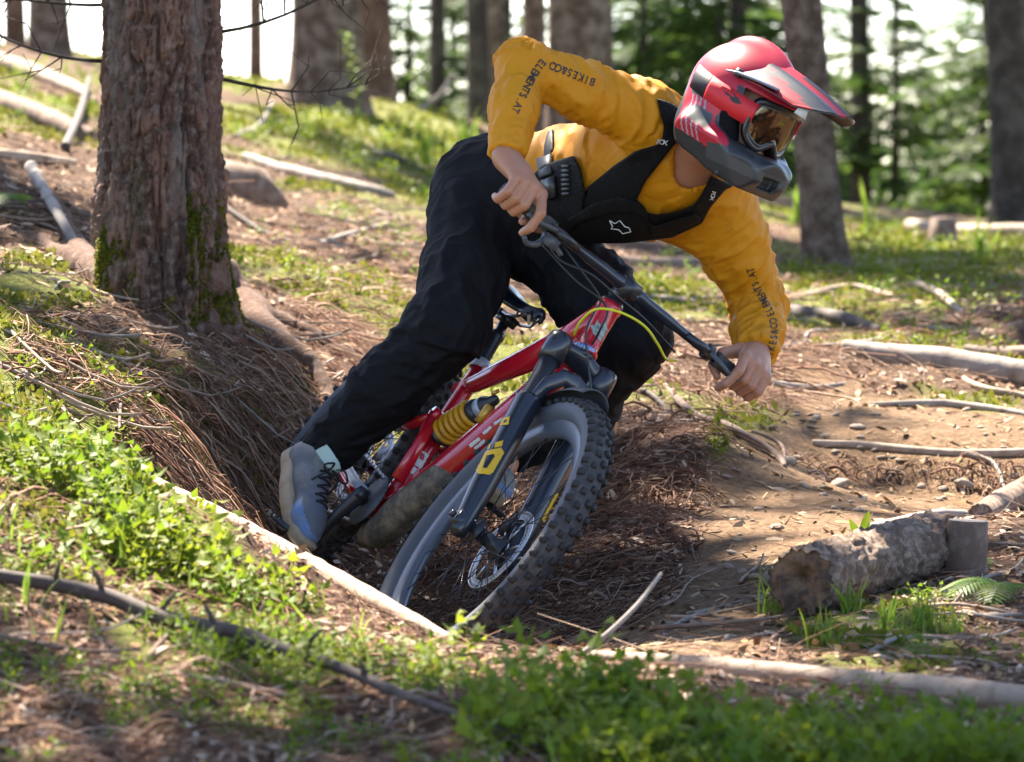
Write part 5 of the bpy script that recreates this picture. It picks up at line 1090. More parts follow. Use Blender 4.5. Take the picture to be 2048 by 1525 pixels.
dl.tube([RA + [-.005, -.072, -.005], dp, dp + [.035, 0, -.015]], .011, 10).box(dp + [.055, .008, -.055], [nrm((.35, 0, -.9)), (0, 1, 0), nrm((.9, 0, .35))], (.052, .009, .010))
dl.lathe([(-.006, 0), (-.006, .015), (.006, .015), (.006, 0)], dp + [.040, .010, -.020], (0, 1, 0), 16).lathe([(-.006, 0), (-.006, .017), (.006, .017), (.006, 0)], dp + [.072, .010, -.092], (0, 1, 0), 16)
dl.build('derailleur', black, bike)
chp = [RA + [0, -.05, .036], (BBc[0] - .02, cy, BBc[2] + .063)]
chn = [RA + [.03, -.052, -.16], (BBc[0] - .02, cy, BBc[2] - .063)]
for seg in (chp, chn):
    cl = MB(); a_, b_ = np.array(seg[0], float), np.array(seg[1], float); m = int(np.linalg.norm(b_ - a_) / .0127); v = nrm(b_ - a_)
    for k in range(m):
        c_ = a_ + (b_ - a_) * (k + .5) / m
        cl.box(c_, [v, (0, 1, 0), np.cross(v, (0, 1, 0))], (.0058, .0045 if k % 2 else .0030, .0038))
    cl.build('chain', steel, bike)
rc = MB(); rco = RA + [.045, .058, .055]
rc.box(rco, [nrm((.8, 0, .6)), (0, 1, 0), nrm((-.6, 0, .8))], (.030, .016, .017), .85).build('rear_caliper', silver, bike)

# --- prints on the bike and rider: thin films laid on the surface
def bvh_of(objs):
    V, Fc, n = [], [], 0
    bpy.context.view_layer.update()
    for o in objs:
        me = o.data; v = np.empty(len(me.vertices) * 3); me.vertices.foreach_get('co', v); v = v.reshape(-1, 3)
        mw = np.array(o.matrix_world); V.append(v @ mw[:3, :3].T + mw[:3, 3]); Fc += [[i + n for i in p.vertices] for p in me.polygons]; n += len(v)
    return BVHTree.FromPolygons(np.concatenate(V).tolist(), Fc)
def lay(bvh, px, py, off=.0012):
    """points of the surface under photo positions (px, py)"""
    out = []; ok = []
    for a, b_ in zip(np.ravel(px), np.ravel(py)):
        D = nrm(FW + RT * (a - 1024) / F - UP * (b_ - 762.5) / F)
        h = bvh.ray_cast(Vector(EYE), Vector(D))
        if h[0] is None: out.append((0, 0, 0)); ok.append(False)
        else:
            nv = np.array(h[1]); nv = nv if nv @ D < 0 else -nv
            out.append(np.array(h[0]) + nv * off); ok.append(True)
    return np.array(out), np.array(ok)
def film(name, bvh, polys, mt, parent, to_local, step=2.0, off=.0012):
    allp = np.concatenate([np.array(p, float) for p in polys]); x0, y0 = allp.min(0); x1, y1 = allp.max(0)
    xs = np.arange(x0, x1 + step, step); ys = np.arange(y0, y1 + step, step); X, Y = np.meshgrid(xs, ys)
    ins = np.zeros((len(ys) - 1, len(xs) - 1), bool); cx, cy_ = X[:-1, :-1] + step / 2, Y[:-1, :-1] + step / 2
    for p in polys: ins ^= in_poly(cx, cy_, p)
    W, ok = lay(bvh, X, Y, off); nx = len(xs)
    j, i = np.nonzero(ins); a = j * nx + i; q = np.stack([a, a + nx, a + nx + 1, a + 1], 1)
    q = q[ok[q].all(1)]
    if not len(q): return None
    e = np.linalg.norm(W[q] - np.roll(W[q], 1, 1), axis=2).max(1); q = q[e < np.median(e) * 5]
    ids = np.unique(q); mp = np.zeros(len(W), int); mp[ids] = np.arange(len(ids))
    return mesh_np(name, to_local(W[ids]), mp[q], mt, parent)
_glyph = {}
def glyph(ch):
    if ch not in _glyph:
        cu = bpy.data.curves.new('glyph', 'FONT'); cu.body = ch; cu.align_x = 'CENTER'; cu.size = 1; cu.offset = .012
        o = bpy.data.objects.new('glyph', cu); COL.objects.link(o); bpy.context.view_layer.update()
        me = bpy.data.meshes.new_from_object(o.evaluated_get(bpy.context.evaluated_depsgraph_get()))
        v = np.array([x.co[:2] for x in me.vertices]).reshape(-1, 2); f = [tuple(p.vertices) for p in me.polygons]
        bpy.data.objects.remove(o); bpy.data.curves.remove(cu); bpy.data.meshes.remove(me); _glyph[ch] = (v, f)
    return _glyph[ch]
def lettering(name, bvh, text, path, size, mt, parent, to_local, off=.0014, adv=.68, shear=0, squash=1.0):
    """text along a photo-space path (list of px), size = cap height in px / .7"""
    path = smooth_path(np.array([(a, b_, 0) for a, b_ in path], float), 60)[:, :2]
    sl = np.r_[0, np.cumsum(np.linalg.norm(np.diff(path, axis=0), axis=1))]
    V, Fc, n = [], [], 0; tot = sl[-1]
    for k, ch in enumerate(text):
        if ch == ' ': continue
        t = (k + .5) / len(text) * tot
        p = np.array([np.interp(t, sl, path[:, 0]), np.interp(t, sl, path[:, 1])]); t2 = min(t + 2, tot); t1 = max(t - 2, 0)
        dr = nrm(np.array([np.interp(t2, sl, path[:, 0]) - np.interp(t1, sl, path[:, 0]), np.interp(t2, sl, path[:, 1]) - np.interp(t1, sl, path[:, 1])]))
        up = np.array([dr[1], -dr[0]])
        v, f = glyph(ch); cap = .35
        g1, g2 = v.min(0), v.max(0); st_ = 1.0 / size; nx = max(3, int((g2[0] - g1[0]) / st_) + 2); ny = max(3, int((g2[1] - g1[1]) / st_) + 2)
        gx_ = np.linspace(g1[0], g2[0], nx); gy_ = np.linspace(g1[1], g2[1], ny); GX_, GY_ = np.meshgrid(gx_, gy_)
        cx, cy_ = (GX_[:-1, :-1] + GX_[1:, 1:]) / 2, (GY_[:-1, :-1] + GY_[1:, 1:]) / 2; ins = np.zeros(cx.shape, bool)
        for a in f: ins |= in_poly(cx, cy_, v[list(a)])
        GV = np.stack([GX_.ravel(), GY_.ravel()], 1)
        X = p + np.outer(GV[:, 0] * size * squash + shear * (GV[:, 1] - cap) * size, dr) + np.outer((GV[:, 1] - cap) * size, up)
        W, ok = lay(bvh, X[:, 0], X[:, 1], off)
        jj, ii = np.nonzero(ins)
        for b_, a in zip(jj, ii):
            q = (b_ * nx + a, b_ * nx + a + 1, (b_ + 1) * nx + a + 1, (b_ + 1) * nx + a)
            if ok[list(q)].all(): Fc.append(tuple(int(i + n) for i in q))
        V.append(W); n += len(W)
    if not Fc: return None
    me = bpy.data.meshes.new(name); me.from_pydata(to_local(np.concatenate(V)).tolist(), [], Fc); me.materials.append(mt)
    return link(name, me, parent)
bvf = bvh_of([fork_legs[0]]); wl = w2b
film('fork_emblem', bvf, [[(964, 905), (1002, 896), (1008, 906), (986, 945), (980, 950), (955, 948), (953, 940)], [(974, 912), (987, 909), (990, 913), (974, 937), (966, 936)]], yprint, fork_legs[0], wl, 1.2)
film('fork_emblem', bvf, [[(973, 891), (983, 888), (980, 898), (969, 901)], [(991, 886), (1006, 882), (1004, 893), (989, 897)]], yprint, fork_legs[0], wl, 1.2)
film('fork_emblem', bvf, [[(1003, 838), (1020, 834), (1017, 850), (1000, 852)], [(1009, 841), (1015, 840), (1013, 846), (1007, 847)]], yprint, fork_legs[0], wl, 1.2)
bvf2 = bvh_of([fork_legs[1]])
film('fork_emblem', bvf2, [[(1112, 985), (1120, 990), (1096, 1046), (1086, 1050), (1084, 1036)]], yprint, fork_legs[1], wl, 1.5)
bvm = bvh_of([frame])
film('frame_print', bvm, [[(1186, 668), (1180, 648), (1190, 652), (1194, 640), (1200, 650), (1212, 640), (1214, 660), (1206, 676), (1200, 684), (1194, 676)]], mat('badge_print', (.30, .36, .32), .4, vary=(90, (.10, .12, .11), .45, .6)), frame, wl, 1.5)
film('frame_print', bvm, [[(1148, 683), (1176, 690), (1190, 699), (1188, 706), (1170, 698), (1146, 690)]], blueprint, frame, wl, 1.5)
lettering('frame_lettering', bvm, 'PRESSED', [(1150, 688), (1188, 702)], 8, wprint, frame, wl)
for pl in ([(938, 890), (942, 896), (962, 880), (958, 875)], [(948, 896), (953, 900), (972, 884), (968, 879)], [(965, 866), (969, 870), (985, 856), (981, 852)], [(988, 846), (1004, 836), (1006, 840), (990, 851)]):
    film('frame_print', bvm, [pl], wprint, frame, wl, 1.5)
film('frame_print', bvm, [[(838, 898), (858, 910), (842, 938), (822, 926)], [(842, 906), (850, 910), (846, 922), (838, 918)]], wprint, frame, wl, 1.5)
film('frame_print', bvm, [[(822, 930), (834, 938), (826, 950), (814, 942)]], wprint, frame, wl, 1.5)
# ================================================================ RIDER
def surfnet(D, org, h):
    """surface of a sampled distance field (naive surface nets)"""
    s = D < 0; n = np.array(D.shape) - 1
    c = np.zeros(n, np.int8)
    for a in (0, 1):
        for b in (0, 1):
            for d in (0, 1): c += s[a:n[0] + a, b:n[1] + b, d:n[2] + d]
    I, J, K = np.nonzero((c > 0) & (c < 8)); idx = np.full(n, -1, np.int64); idx[I, J, K] = np.arange(len(I))
    acc = np.zeros((len(I), 3)); cnt = np.zeros(len(I))
    corners = [(a, b, d) for a in (0, 1) for b in (0, 1) for d in (0, 1)]
    for p in corners:
        for ax in range(3):
            if p[ax]: continue
            q = list(p); q[ax] = 1
            va = D[I + p[0], J + p[1], K + p[2]]; vb = D[I + q[0], J + q[1], K + q[2]]
            m = (va < 0) != (vb < 0); t = np.where(m, va / (va - vb + 1e-20), 0)
            pt = np.tile(np.array(p, float), (len(I), 1)); pt[:, ax] = t
            acc[m] += pt[m]; cnt[m] += 1
    V = org + h * (np.stack([I, J, K], 1) + acc / np.maximum(cnt, 1)[:, None]); Q = []
    for ax in range(3):
        u, v = (ax + 1) % 3, (ax + 2) % 3
        A = [slice(1, -1)] * 3; A[ax] = slice(0, -1); B = list(A); B[ax] = slice(1, None)
        sa, sb = s[tuple(A)], s[tuple(B)]; X = np.stack(np.nonzero(sa != sb), 1)
        off = np.ones(3, int); off[ax] = 0; X = X + off
        def at(du, dv):
            Y = X.copy(); Y[:, u] += du; Y[:, v] += dv; return idx[Y[:, 0], Y[:, 1], Y[:, 2]]
        q = np.stack([at(-1, -1), at(0, -1), at(0, 0), at(-1, 0)], 1)
        fl = ~s[X[:, 0], X[:, 1], X[:, 2]]; q[fl] = q[fl][:, ::-1]; Q.append(q[(q >= 0).all(1)])
    return V, np.concatenate(Q)
class Field:
    def __init__(s, lo, hi, h):
        s.lo = np.asarray(lo, float); s.h = h; s.n = np.ceil((np.asarray(hi) - lo) / h).astype(int) + 1
        s.D = np.full(s.n, .12, np.float32)
    def win(s, lo, hi):
        a = np.clip(((lo - s.lo) / s.h).astype(int) - 1, 0, s.n - 1); b = np.clip(((hi - s.lo) / s.h).astype(int) + 2, 1, s.n)
        g = [s.lo[k] + s.h * np.arange(a[k], b[k]) for k in range(3)]
        return tuple(slice(a[k], b[k]) for k in range(3)), np.stack(np.meshgrid(*g, indexing='ij'), -1)
    def put(s, sl, d, k):
        D = s.D[sl]; d = d.astype(np.float32)
        if k > 0:
            h = np.clip(.5 + .5 * (D - d) / k, 0, 1); s.D[sl] = D * (1 - h) + d * h - k * h * (1 - h)
        else: s.D[sl] = np.minimum(D, d)
    def cone(s, a, b, ra, rb, k=.02):
        a, b = np.asarray(a, float), np.asarray(b, float); R = max(ra, rb) + k + .035
        sl, X = s.win(np.minimum(a, b) - R, np.maximum(a, b) + R)
        if 0 in s.D[sl].shape: return
        ab = b - a; t = np.clip(((X - a) @ ab) / (ab @ ab + 1e-12), 0, 1)
        s.put(sl, np.linalg.norm(X - a - t[..., None] * ab, axis=-1) - (ra + (rb - ra) * t), k)
    def chain(s, pts, rs, k=.02):
        for i in range(len(pts) - 1): s.cone(pts[i], pts[i + 1], rs[i], rs[i + 1], k)
    def ell(s, c, ax, r, k=.02, cut=False):
        c = np.asarray(c, float); ax = np.asarray(ax, float); r = np.asarray(r, float); R = r.max() + k + .03
        sl, X = s.win(c - R, c + R); q = (X - c) @ ax.T; k0 = np.linalg.norm(q / r, axis=-1); k1 = np.linalg.norm(q / r ** 2, axis=-1)
        d = k0 * (k0 - 1) / (k1 + 1e-9)
        if cut:
            D = s.D[sl]; h = np.clip(.5 - .5 * (D + d) / max(k, 1e-4), 0, 1); s.D[sl] = (D * (1 - h) - d * h + k * h * (1 - h)).astype(np.float32)
        else: s.put(sl, d, k)
    def cutplane(s, p, nv, R):
        """remove what lies beyond the plane (p, nv) within radius R of p"""
        p = np.asarray(p, float); sl, X = s.win(p - R, p + R); d = (X - p) @ nv; near = np.linalg.norm(X - p, axis=-1) < R
        s.D[sl] = np.where(near, np.maximum(s.D[sl], d), s.D[sl])
    def grid(s):
        g = [s.lo[k] + s.h * np.arange(s.n[k]) for k in range(3)]; return np.stack(np.meshgrid(*g, indexing='ij'), -1)
    def mesh(s): return surfnet(s.D, s.lo, s.h)
def relax(V, Q, it=2):
    a = np.concatenate([Q[:, [0, 1]], Q[:, [1, 2]], Q[:, [2, 3]], Q[:, [3, 0]]]); 
    for _ in range(it):
        S_ = np.zeros_like(V); n = np.zeros(len(V))
        for k in range(3): S_[:, k] = np.bincount(a[:, 0], V[a[:, 1], k], len(V)) + np.bincount(a[:, 1], V[a[:, 0], k], len(V))
        n = np.bincount(a[:, 0], minlength=len(V)) + np.bincount(a[:, 1], minlength=len(V)); V = .5 * V + .5 * S_ / np.maximum(n, 1)[:, None]
    return V
def normals(V, Q):
    n = np.cross(V[Q[:, 2]] - V[Q[:, 0]], V[Q[:, 3]] - V[Q[:, 1]]); N_ = np.zeros_like(V)
    for k in range(4):
        for c in range(3): N_[:, c] += np.bincount(Q[:, k], n[:, c], len(V))
    return nrm(N_)
def largest(V, Q):
    """the biggest connected piece"""
    lab = np.arange(len(V))
    while True:
        m = lab[Q].min(1); new = lab.copy(); np.minimum.at(new, Q.ravel(), np.repeat(m, 4)); new = new[new]
        if (new == lab).all(): break
        lab = new
    best = np.bincount(lab).argmax(); q = Q[lab[Q[:, 0]] == best]; ids = np.unique(q); mp = np.zeros(len(V), int); mp[ids] = np.arange(len(ids)); return V[ids], mp[q]
def poly_dist(px, py, poly):
    """signed distance in px to an outline, negative inside"""
    poly = np.asarray(poly, float); d = np.full(px.shape, 1e9)
    for a, b in zip(poly, np.roll(poly, -1, 0)):
        e = b - a; t = np.clip(((px - a[0]) * e[0] + (py - a[1]) * e[1]) / (e @ e + 1e-9), 0, 1)
        d = np.minimum(d, np.hypot(px - a[0] - t * e[0], py - a[1] - t * e[1]))
    return np.where(in_poly(px, py, poly), -d, d)

skin = mat('skin', (.38, .175, .098), .5, vary=(40, (.44, .18, .115), .45, .7), bump=(160, .2, .002))
cloth_y = mat('ochre_jersey', (.57, .228, .006), .62, bump=(700, .12, .001), vary=(6, (.51, .195, .005), .4, .7), spec=.25)
cloth_k = mat('black_trousers', (.0060, .0062, .0078), .75, bump=(500, .15, .001), vary=(50, (.013, .012, .012), .62, .85), spec=.14)
pad_k = mat('protector_plastic', (.0065, .0065, .0075), .5, bump=(150, .9, .005), vary=(60, (.026, .019, .014), .55, .8), spec=.12)
strap_k = mat('webbing', (.007, .007, .009), .6, bump=(600, .3, .001))

# joints, in world space
pcR = b2w(BBc + [0, -.150, 0] + cka); pcL = b2w(BBc + [0, .150, 0] - cka)
dR, dL = float(proj(b2w(GR))[2]), float(proj(b2w(GL))[2])
J_ = dict(rs=P(1288, 232, 9.62), re=P(1043, 132, 9.56), rw=P(1014, 318, dR + .03),
          ls=P(1432, 405, 9.78), le=P(1518, 615, 9.92), lw=P(1512, 712, dL + .05),
          pel=P(1000, 400, 10.12), wai=P(1120, 372, 9.98), che=P(1270, 345, 9.80), upc=P(1365, 318, 9.70), nk=P(1400, 285, 9.62),
          rh=P(958, 445, 10.06), rk=P(893, 655, 9.80), rsn=P(765, 785, 9.83), ra=P(640, 915, 9.86),
          lh=P(1070, 465, 10.12), lk=P(1262, 672, 9.86), lsn=P(1160, 830, 9.95))
heelL = pcL + BR @ np.array([-.06, 0, .13]); J_['la'] = heelL
HC = P(1488, 218, 9.44)
hf = nrm(np.array([.58, -.70, -.40])); hu = nrm(np.array([.40, -.05, .90]) - hf * (np.array([.40, -.05, .90]) @ hf)); hl = np.cross(hu, hf)
HAX = np.stack([hf, hl, hu])                       # head axes: forward, left, up
def hw(p): return HC + np.asarray(p, float) @ HAX
j = J_
lo = np.array([-.62, 9.2, -.28]); hi = np.array([.72, 10.30, 1.26])
# --- body: one continuous surface with head and five fingered hands
bf = Field(lo, hi, .0047)
bf.chain([j['pel'], j['wai'], j['che'], j['upc']], [.120, .108, .128, .115], .04)
bf.chain([j['rs'], j['upc'], j['ls']], [.060, .085, .060], .03)
bf.chain([j['upc'], j['nk'], HC + (-.05) * hu - .03 * hf], [.085, .062, .058], .03)
for a, b, c, w_ in (('rs', 're', 'rw', .026), ('ls', 'le', 'lw', .026)):
    bf.chain([j[a], j[b], j[c]], [.052, .040, w_], .02)
bf.chain([j['rh'], j['rk'], j['rsn'], j['ra']], [.085, .055, .050, .034], .03)
bf.chain([j['lh'], j['lk'], j['lsn'], j['la']], [.085, .055, .050, .034], .03)
for pc, an in ((pcR, j['ra']), (pcL, j['la'])):
    bf.chain([an, pc * .5 + an * .5 + BR @ np.array([.0, 0, .03]), pc + BR @ np.array([.02, 0, .042])], [.030, .030, .024], .02)
bf.ell(HC, HAX, (.096, .076, .110), .01)
bf.ell(hw((.02, 0, -.075)), HAX, (.070, .058, .055), .03)                       # jaw
bf.chain([hw((.088, 0, .015)), hw((.112, 0, -.030))], [.010, .015], .012)       # nose
bf.chain([hw((.088, -.022, -.068)), hw((.095, 0, -.066)), hw((.088, .022, -.068))], [.007, .010, .007], .006)  # lips
bf.chain([hw((.080, -.045, .028)), hw((.093, 0, .024)), hw((.080, .045, .028))], [.010, .011, .010], .01)      # brow
for s_ in (-1, 1): bf.ell(hw((.092, .033 * s_, .006)), HAX, (.014, .017, .011), .008, cut=True)
def hand(g, wr, dd, mirror, index_out=True):
    """fingers closed round the bar at g; dd along the bar towards the middle of the bike"""
    ax = nrm(BR @ dd); tow = nrm(-FW - ax * (-FW @ ax)); upv = np.cross(ax, tow); upv = upv if upv[2] > 0 else -upv
    c0 = b2w(g); wv = wr - c0; wv = wv - ax * (wv @ ax)
    def pt(along, ang, r): return c0 + ax * along + r * (math.cos(ang) * tow + math.sin(ang) * upv)
    R_ = math.radians
    order = [(.036, .0118, 1.0), (.0115, .0122, 1.06), (-.0125, .0118, 1.0), (-.036, .0110, .92)]
    for n_, (al, r_, ln) in enumerate(order):
        mcp = pt(al * .96, R_(62 + (0 if n_ < 3 else -6)), .047 * ln)
        pip = pt(al * 1.04, R_(2), .0385 * ln); dip = pt(al * 1.02, R_(-62), .0275); tip = pt(al, R_(-118), .0255)
        if n_ == 0 and index_out:
            pip = pt(al + .008, R_(8), .064); dip = pt(al + .012, R_(-28), .066); tip = pt(al + .012, R_(-52), .062)
        wb = wr + ax * al * .55 * .8
        bf.chain([wb, mcp], [.020, r_ * 1.30], .007)
        bf.ell(mcp + upv * .001, np.stack([ax, tow, upv]), (.0105, .0105, .0105), .007)
        bf.chain([mcp, pip, dip, tip], [r_ * 1.10, r_, r_ * .92, r_ * .82], .0018)
    bf.chain([wr, wr * .45 + pt(0, R_(70), .045) * .55], [.027, .026], .02)
    cm = wr + ax * .030 - tow * .012 + upv * (-.01); mp = pt(.058, R_(150), .040); ip = pt(.062, R_(205), .032); tp = pt(.048, R_(262), .029)
    bf.chain([wr, cm, mp, ip, tp], [.022, .018, .0135, .0115, .0095], .006)
hand(GR, j['rw'], gd_, False); hand(GL, j['lw'], -gd_, True)
Vb, Qb = bf.mesh(); Vb = relax(Vb, Qb, 1)
rider = empty('person', J_['pel'], 'mountain biker in ochre jersey and black trousers leaning into the turn', 'person')
RL = np.array(rider.location)
to_r = lambda X: np.asarray(X, float) - RL
body = mesh_np('body', to_r(Vb), Qb, skin, rider)
del bf
# --- wrinkles
def seg_uv(V, a, b):
    ab = b - a; L2 = np.linalg.norm(ab); t = ((V - a) @ ab) / (L2 * L2); tc = np.clip(t, 0, 1); r = V - a - tc[:, None] * ab
    return np.linalg.norm(r, axis=1), t * L2, r
def wrinkle(V, N_, bones, amp=1.0, seed=0):
    """cloth folds: wander along each limb, strongest at its joints"""
    best = np.full(len(V), 1e9); disp = np.zeros(len(V))
    for bi, (a, b, f0, ampa, ampb, sl) in enumerate(bones):
        d, u, r = seg_uv(V, a, b); L2 = np.linalg.norm(b - a); ax = nrm(b - a); ref = nrm(np.cross(ax, [.3, .8, .5])); rf2 = np.cross(ax, ref)
        th = np.arctan2(r @ rf2, r @ ref)
        w = ampa + (ampb - ampa) * np.clip(u / L2, 0, 1)
        q = np.stack([u * f0 + sl * np.sin(th + bi), np.cos(th) * 1.2 + bi * 7, np.sin(th) * 1.2], 1)
        n1_ = fbm(q, 2, seed + bi * 5); rid = 1.15 - 3.4 * np.abs(n1_); n2_ = fbm(q * [1.9, 1.5, 1.5] + 5, 2, seed + 60 + bi * 5); rid2 = 1.1 - 3.2 * np.abs(n2_)
        dd_ = w * (.65 * np.maximum(rid, -.2) + .35 * np.maximum(rid2, -.2))
        m = d < best; best[m] = d[m]; disp[m] = dd_[m]
    return V + N_ * (disp * amp)[:, None]
# --- jersey
jl, jh = np.array([-.14, 9.35, .32]), np.array([.70, 10.28, 1.27])
jf = Field(jl, jh, .0044)
jf.chain([j['pel'] + [.02, -.02, 0], j['wai'], j['che'], j['upc']], [.128, .122, .140, .128], .05)
jf.chain([j['rs'] + [.0, 0, .0], j['upc'], j['ls']], [.072, .100, .076], .04)
jf.chain([j['rs'], j['rs'] * .5 + j['re'] * .5, j['re'], j['re'] * .55 + j['rw'] * .45, j['rw'] + (j['rw'] - j['re']) * .1], [.072, .060, .052, .050, .037], .03)
jf.chain([j['ls'], j['ls'] * .5 + j['le'] * .5, j['le'], j['le'] * .5 + j['lw'] * .5, j['lw'] + (j['lw'] - j['le']) * .2], [.080, .070, .056, .050, .041], .03)
jf.chain([j['che'] + [.04, 0, -.03], j['ls'] + (j['le'] - j['ls']) * .25], [.10, .075], .04)
cuR = j['rw'] - nrm(j['rw'] - j['re']) * .012; cuL = j['lw'] - nrm(j['lw'] - j['le']) * .024
jf.cutplane(cuR, nrm(j['rw'] - j['re']), .115); jf.cutplane(cuL, nrm(j['lw'] - j['le'] + .35 * (b2w(GL) - j['lw'])), .115)
jf.cutplane(P(1040, 385, 10.06), nrm(np.array([-1.0, .1, -.15])), .30)
jf.ell(HC - .03 * hf - .07 * hu, HAX, (.085, .080, .12), .01, cut=True)
near = np.nonzero(np.abs(jf.D) < .05); gx, gy, gd3 = proj(np.stack([jf.lo[k] + jf.h * near[k] for k in range(3)], -1)); axd = 9.70
NECK = [(1380, 262), (1356, 292), (1343, 325), (1343, 352), (1354, 372), (1378, 381), (1408, 371), (1428, 362), (1425, 300), (1405, 255)]
pn = poly_dist(gx, gy, NECK) / 900.
front = gd3 - (axd + .0)
belly = poly_dist(gx, gy, [(900, 300), (1046, 332), (1072, 400), (1128, 468), (1128, 620), (880, 620)]) / 900.
jf.D[near] = np.maximum(jf.D[near], -np.maximum(belly, 9.80 - gd3)).astype(np.float32)
Dj = jf.D[near].copy(); jf.D[near] = np.maximum(Dj, -np.maximum(pn, front)).astype(np.float32); Dj = jf.D[near].copy()
Vj, Qj = largest(*jf.mesh()); Vj = relax(Vj, Qj, 2); Nj = normals(Vj, Qj)
torso_a = j['pel']; torso_b = j['upc']
bones = [(j['rs'], j['re'], 20, .006, .006, .9), (j['re'], j['rw'], 17, .004, .0045, .9), (j['ls'], j['le'], 20, .005, .007, .8), (j['le'], j['lw'], 26, .007, .006, .8),
         (j['wai'], j['che'], 11, .005, .006, 1.4), (j['che'], j['upc'], 10, .006, .004, 1.4), (j['upc'], j['rs'], 15, .005, .006, 1.0), (j['upc'], j['ls'], 15, .004, .005, 1.0), (j['pel'], j['wai'], 12, .005, .005, 1)]
Vj = wrinkle(Vj, Nj, [(a, b, f * 1.3, x, y, s) for a, b, f, x, y, s in bones], 1.5, 11)
jersey = mesh_np('jersey', to_r(Vj), Qj, cloth_y, rider); jersey['label'] = 'ochre long sleeved jersey with black sleeve lettering'
# --- trousers
tf = Field(np.array([-.52, 9.60, -.14]), np.array([.40, 10.32, 1.08]), .0048)
tf.chain([j['pel'] + [.03, 0, 0], j['rh'], j['rh'] * .45 + j['rk'] * .55, j['rk'], j['rsn'], j['ra']], [.128, .104, .088, .080, .071, .055], .05)
tf.chain([j['pel'] + [.03, 0, 0], j['lh'], j['lh'] * .4 + j['lk'] * .6, j['lk'], j['lsn'], j['la']], [.125, .104, .088, .076, .067, .052], .05)
tf.chain([j['pel'] + [-.03, .02, .02], j['pel'] + [.09, -.06, .015]], [.125, .105], .05); tf.chain([j['pel'], j['pel'] * .6 + j['wai'] * .4], [.128, .126], .03)
tf.cutplane(j['ra'] + nrm(j['ra'] - j['rsn']) * .004, nrm(j['ra'] - j['rsn']), .10)
tf.cutplane(j['la'] + nrm(j['la'] - j['lsn']) * .004, nrm(j['la'] - j['lsn']), .10)
Vt, Qt = tf.mesh(); Vt = relax(Vt, Qt, 2); Nt = normals(Vt, Qt)
bt = [(j['rh'], j['rk'], 12, .006, .010, .8), (j['rk'], j['rsn'], 15, .012, .007, .7), (j['rsn'], j['ra'], 14, .006, .008, .8), (j['lh'], j['lk'], 13, .009, .009, .8), (j['lk'], j['la'], 13, .010, .006, .8), (j['pel'], j['rh'], 12, .008, .008, 1), (j['pel'], j['lh'], 14, .009, .010, 1)]
Vt = wrinkle(Vt, Nt, bt, 1.25, 77)
trousers = mesh_np('trousers', to_r(Vt), Qt, cloth_k, rider); trousers['label'] = 'loose black riding trousers'
del tf
# --- chest protector grown off the jersey
PLATE = [(1313, 196), (1340, 205), (1372, 226), (1370, 252), (1352, 286), (1309, 341), (1290, 365), (1274, 400), (1290, 414), (1294, 425), (1313, 430), (1352, 424), (1388, 410), (1402, 390), (1422, 352), (1470, 372), (1451, 380), (1421, 416), (1404, 448), (1345, 476), (1254, 487), (1168, 488), (1122, 470), (1150, 420), (1176, 374), (1230, 330), (1270, 303), (1322, 287), (1328, 255)]
SIDE = [(1060, 356), (1085, 330), (1148, 311), (1162, 340), (1170, 380), (1168, 430), (1142, 466), (1098, 452), (1066, 400)]
def grown(poly, th, name, mt, dmax=9.95, k=2):
    pl = poly_dist(gx, gy, poly) / 900.
    D = np.full(jf.D.shape, .1, np.float32); D[near] = np.maximum.reduce([Dj - th, -(Dj + .004), pl, gd3 - dmax])
    V, Q = largest(*surfnet(D, jf.lo, jf.h)); V = relax(V, Q, k); return mesh_np(name, to_r(V), Q, mt, rider)
plate = grown(PLATE, .023, 'chest_protector', pad_k, 9.9); plate['label'] = 'black plastic chest protector with shoulder straps'
side = grown(SIDE, .028, 'side_pad', pad_k, 9.99)
sidestrap = grown([(1084, 345), (1088, 290), (1096, 262), (1108, 256), (1106, 300), (1100, 340)], .010, 'strap', strap_k, 10.1)
ridge = grown([(1296, 425), (1270, 402), (1240, 392), (1190, 405), (1130, 440), (1150, 452), (1210, 430), (1262, 426), (1310, 452), (1392, 426), (1404, 440), (1345, 468), (1300, 472)], .030, 'protector_rib', pad_k, 9.88)
bvp = bvh_of([plate, side, sidestrap, jersey, ridge])
def slab(px, th, name, mt, off=.006):
    W, ok = lay(bvp, [p[0] for p in px], [p[1] for p in px], off); c = W.mean(0); nv = nrm(np.cross(W[1] - W[0], W[2] - W[0])); nv = nv if nv @ FW < 0 else -nv
    m = MB(); m.plate(to_r(W), nv, th); return m.build(name, mt, rider, False)
slab([(1078, 322), (1102, 312), (1106, 346), (1084, 356)], .008, 'buckle', grey_plastic)
slab([(1086, 362), (1112, 352), (1116, 392), (1098, 400)], .009, 'buckle', black)
for k in range(7): slab([(1126, 331 + 9 * k), (1138, 330 + 9 * k), (1140, 334 + 9 * k), (1128, 336 + 9 * k)], .006, 'pad_rib', grey_plastic, .003)
slab([(1316, 300), (1300, 316), (1330, 340), (1342, 322)], .004, 'vent_tab', black, .001) if False else None
lettering('strap_lettering', bvp, 'FOX', [(1313, 283), (1334, 286)], 14, wprint, rider, to_r, shear=.2)
lettering('strap_lettering', bvp, 'FOX', [(1428, 382), (1423, 400)], 11, wprint, rider, to_r)
fx = [(1220, 440), (1226, 452), (1222, 456), (1238, 458), (1246, 466), (1262, 462), (1258, 454), (1250, 452), (1240, 440), (1234, 444), (1230, 446)]
W, ok = lay(bvp, [p[0] for p in fx], [p[1] for p in fx], .003)
MB().tube(to_r(np.r_[W, W[:1]]), .0014, 5).build('protector_emblem', wprint, rider)
bvj = bvh_of([jersey])
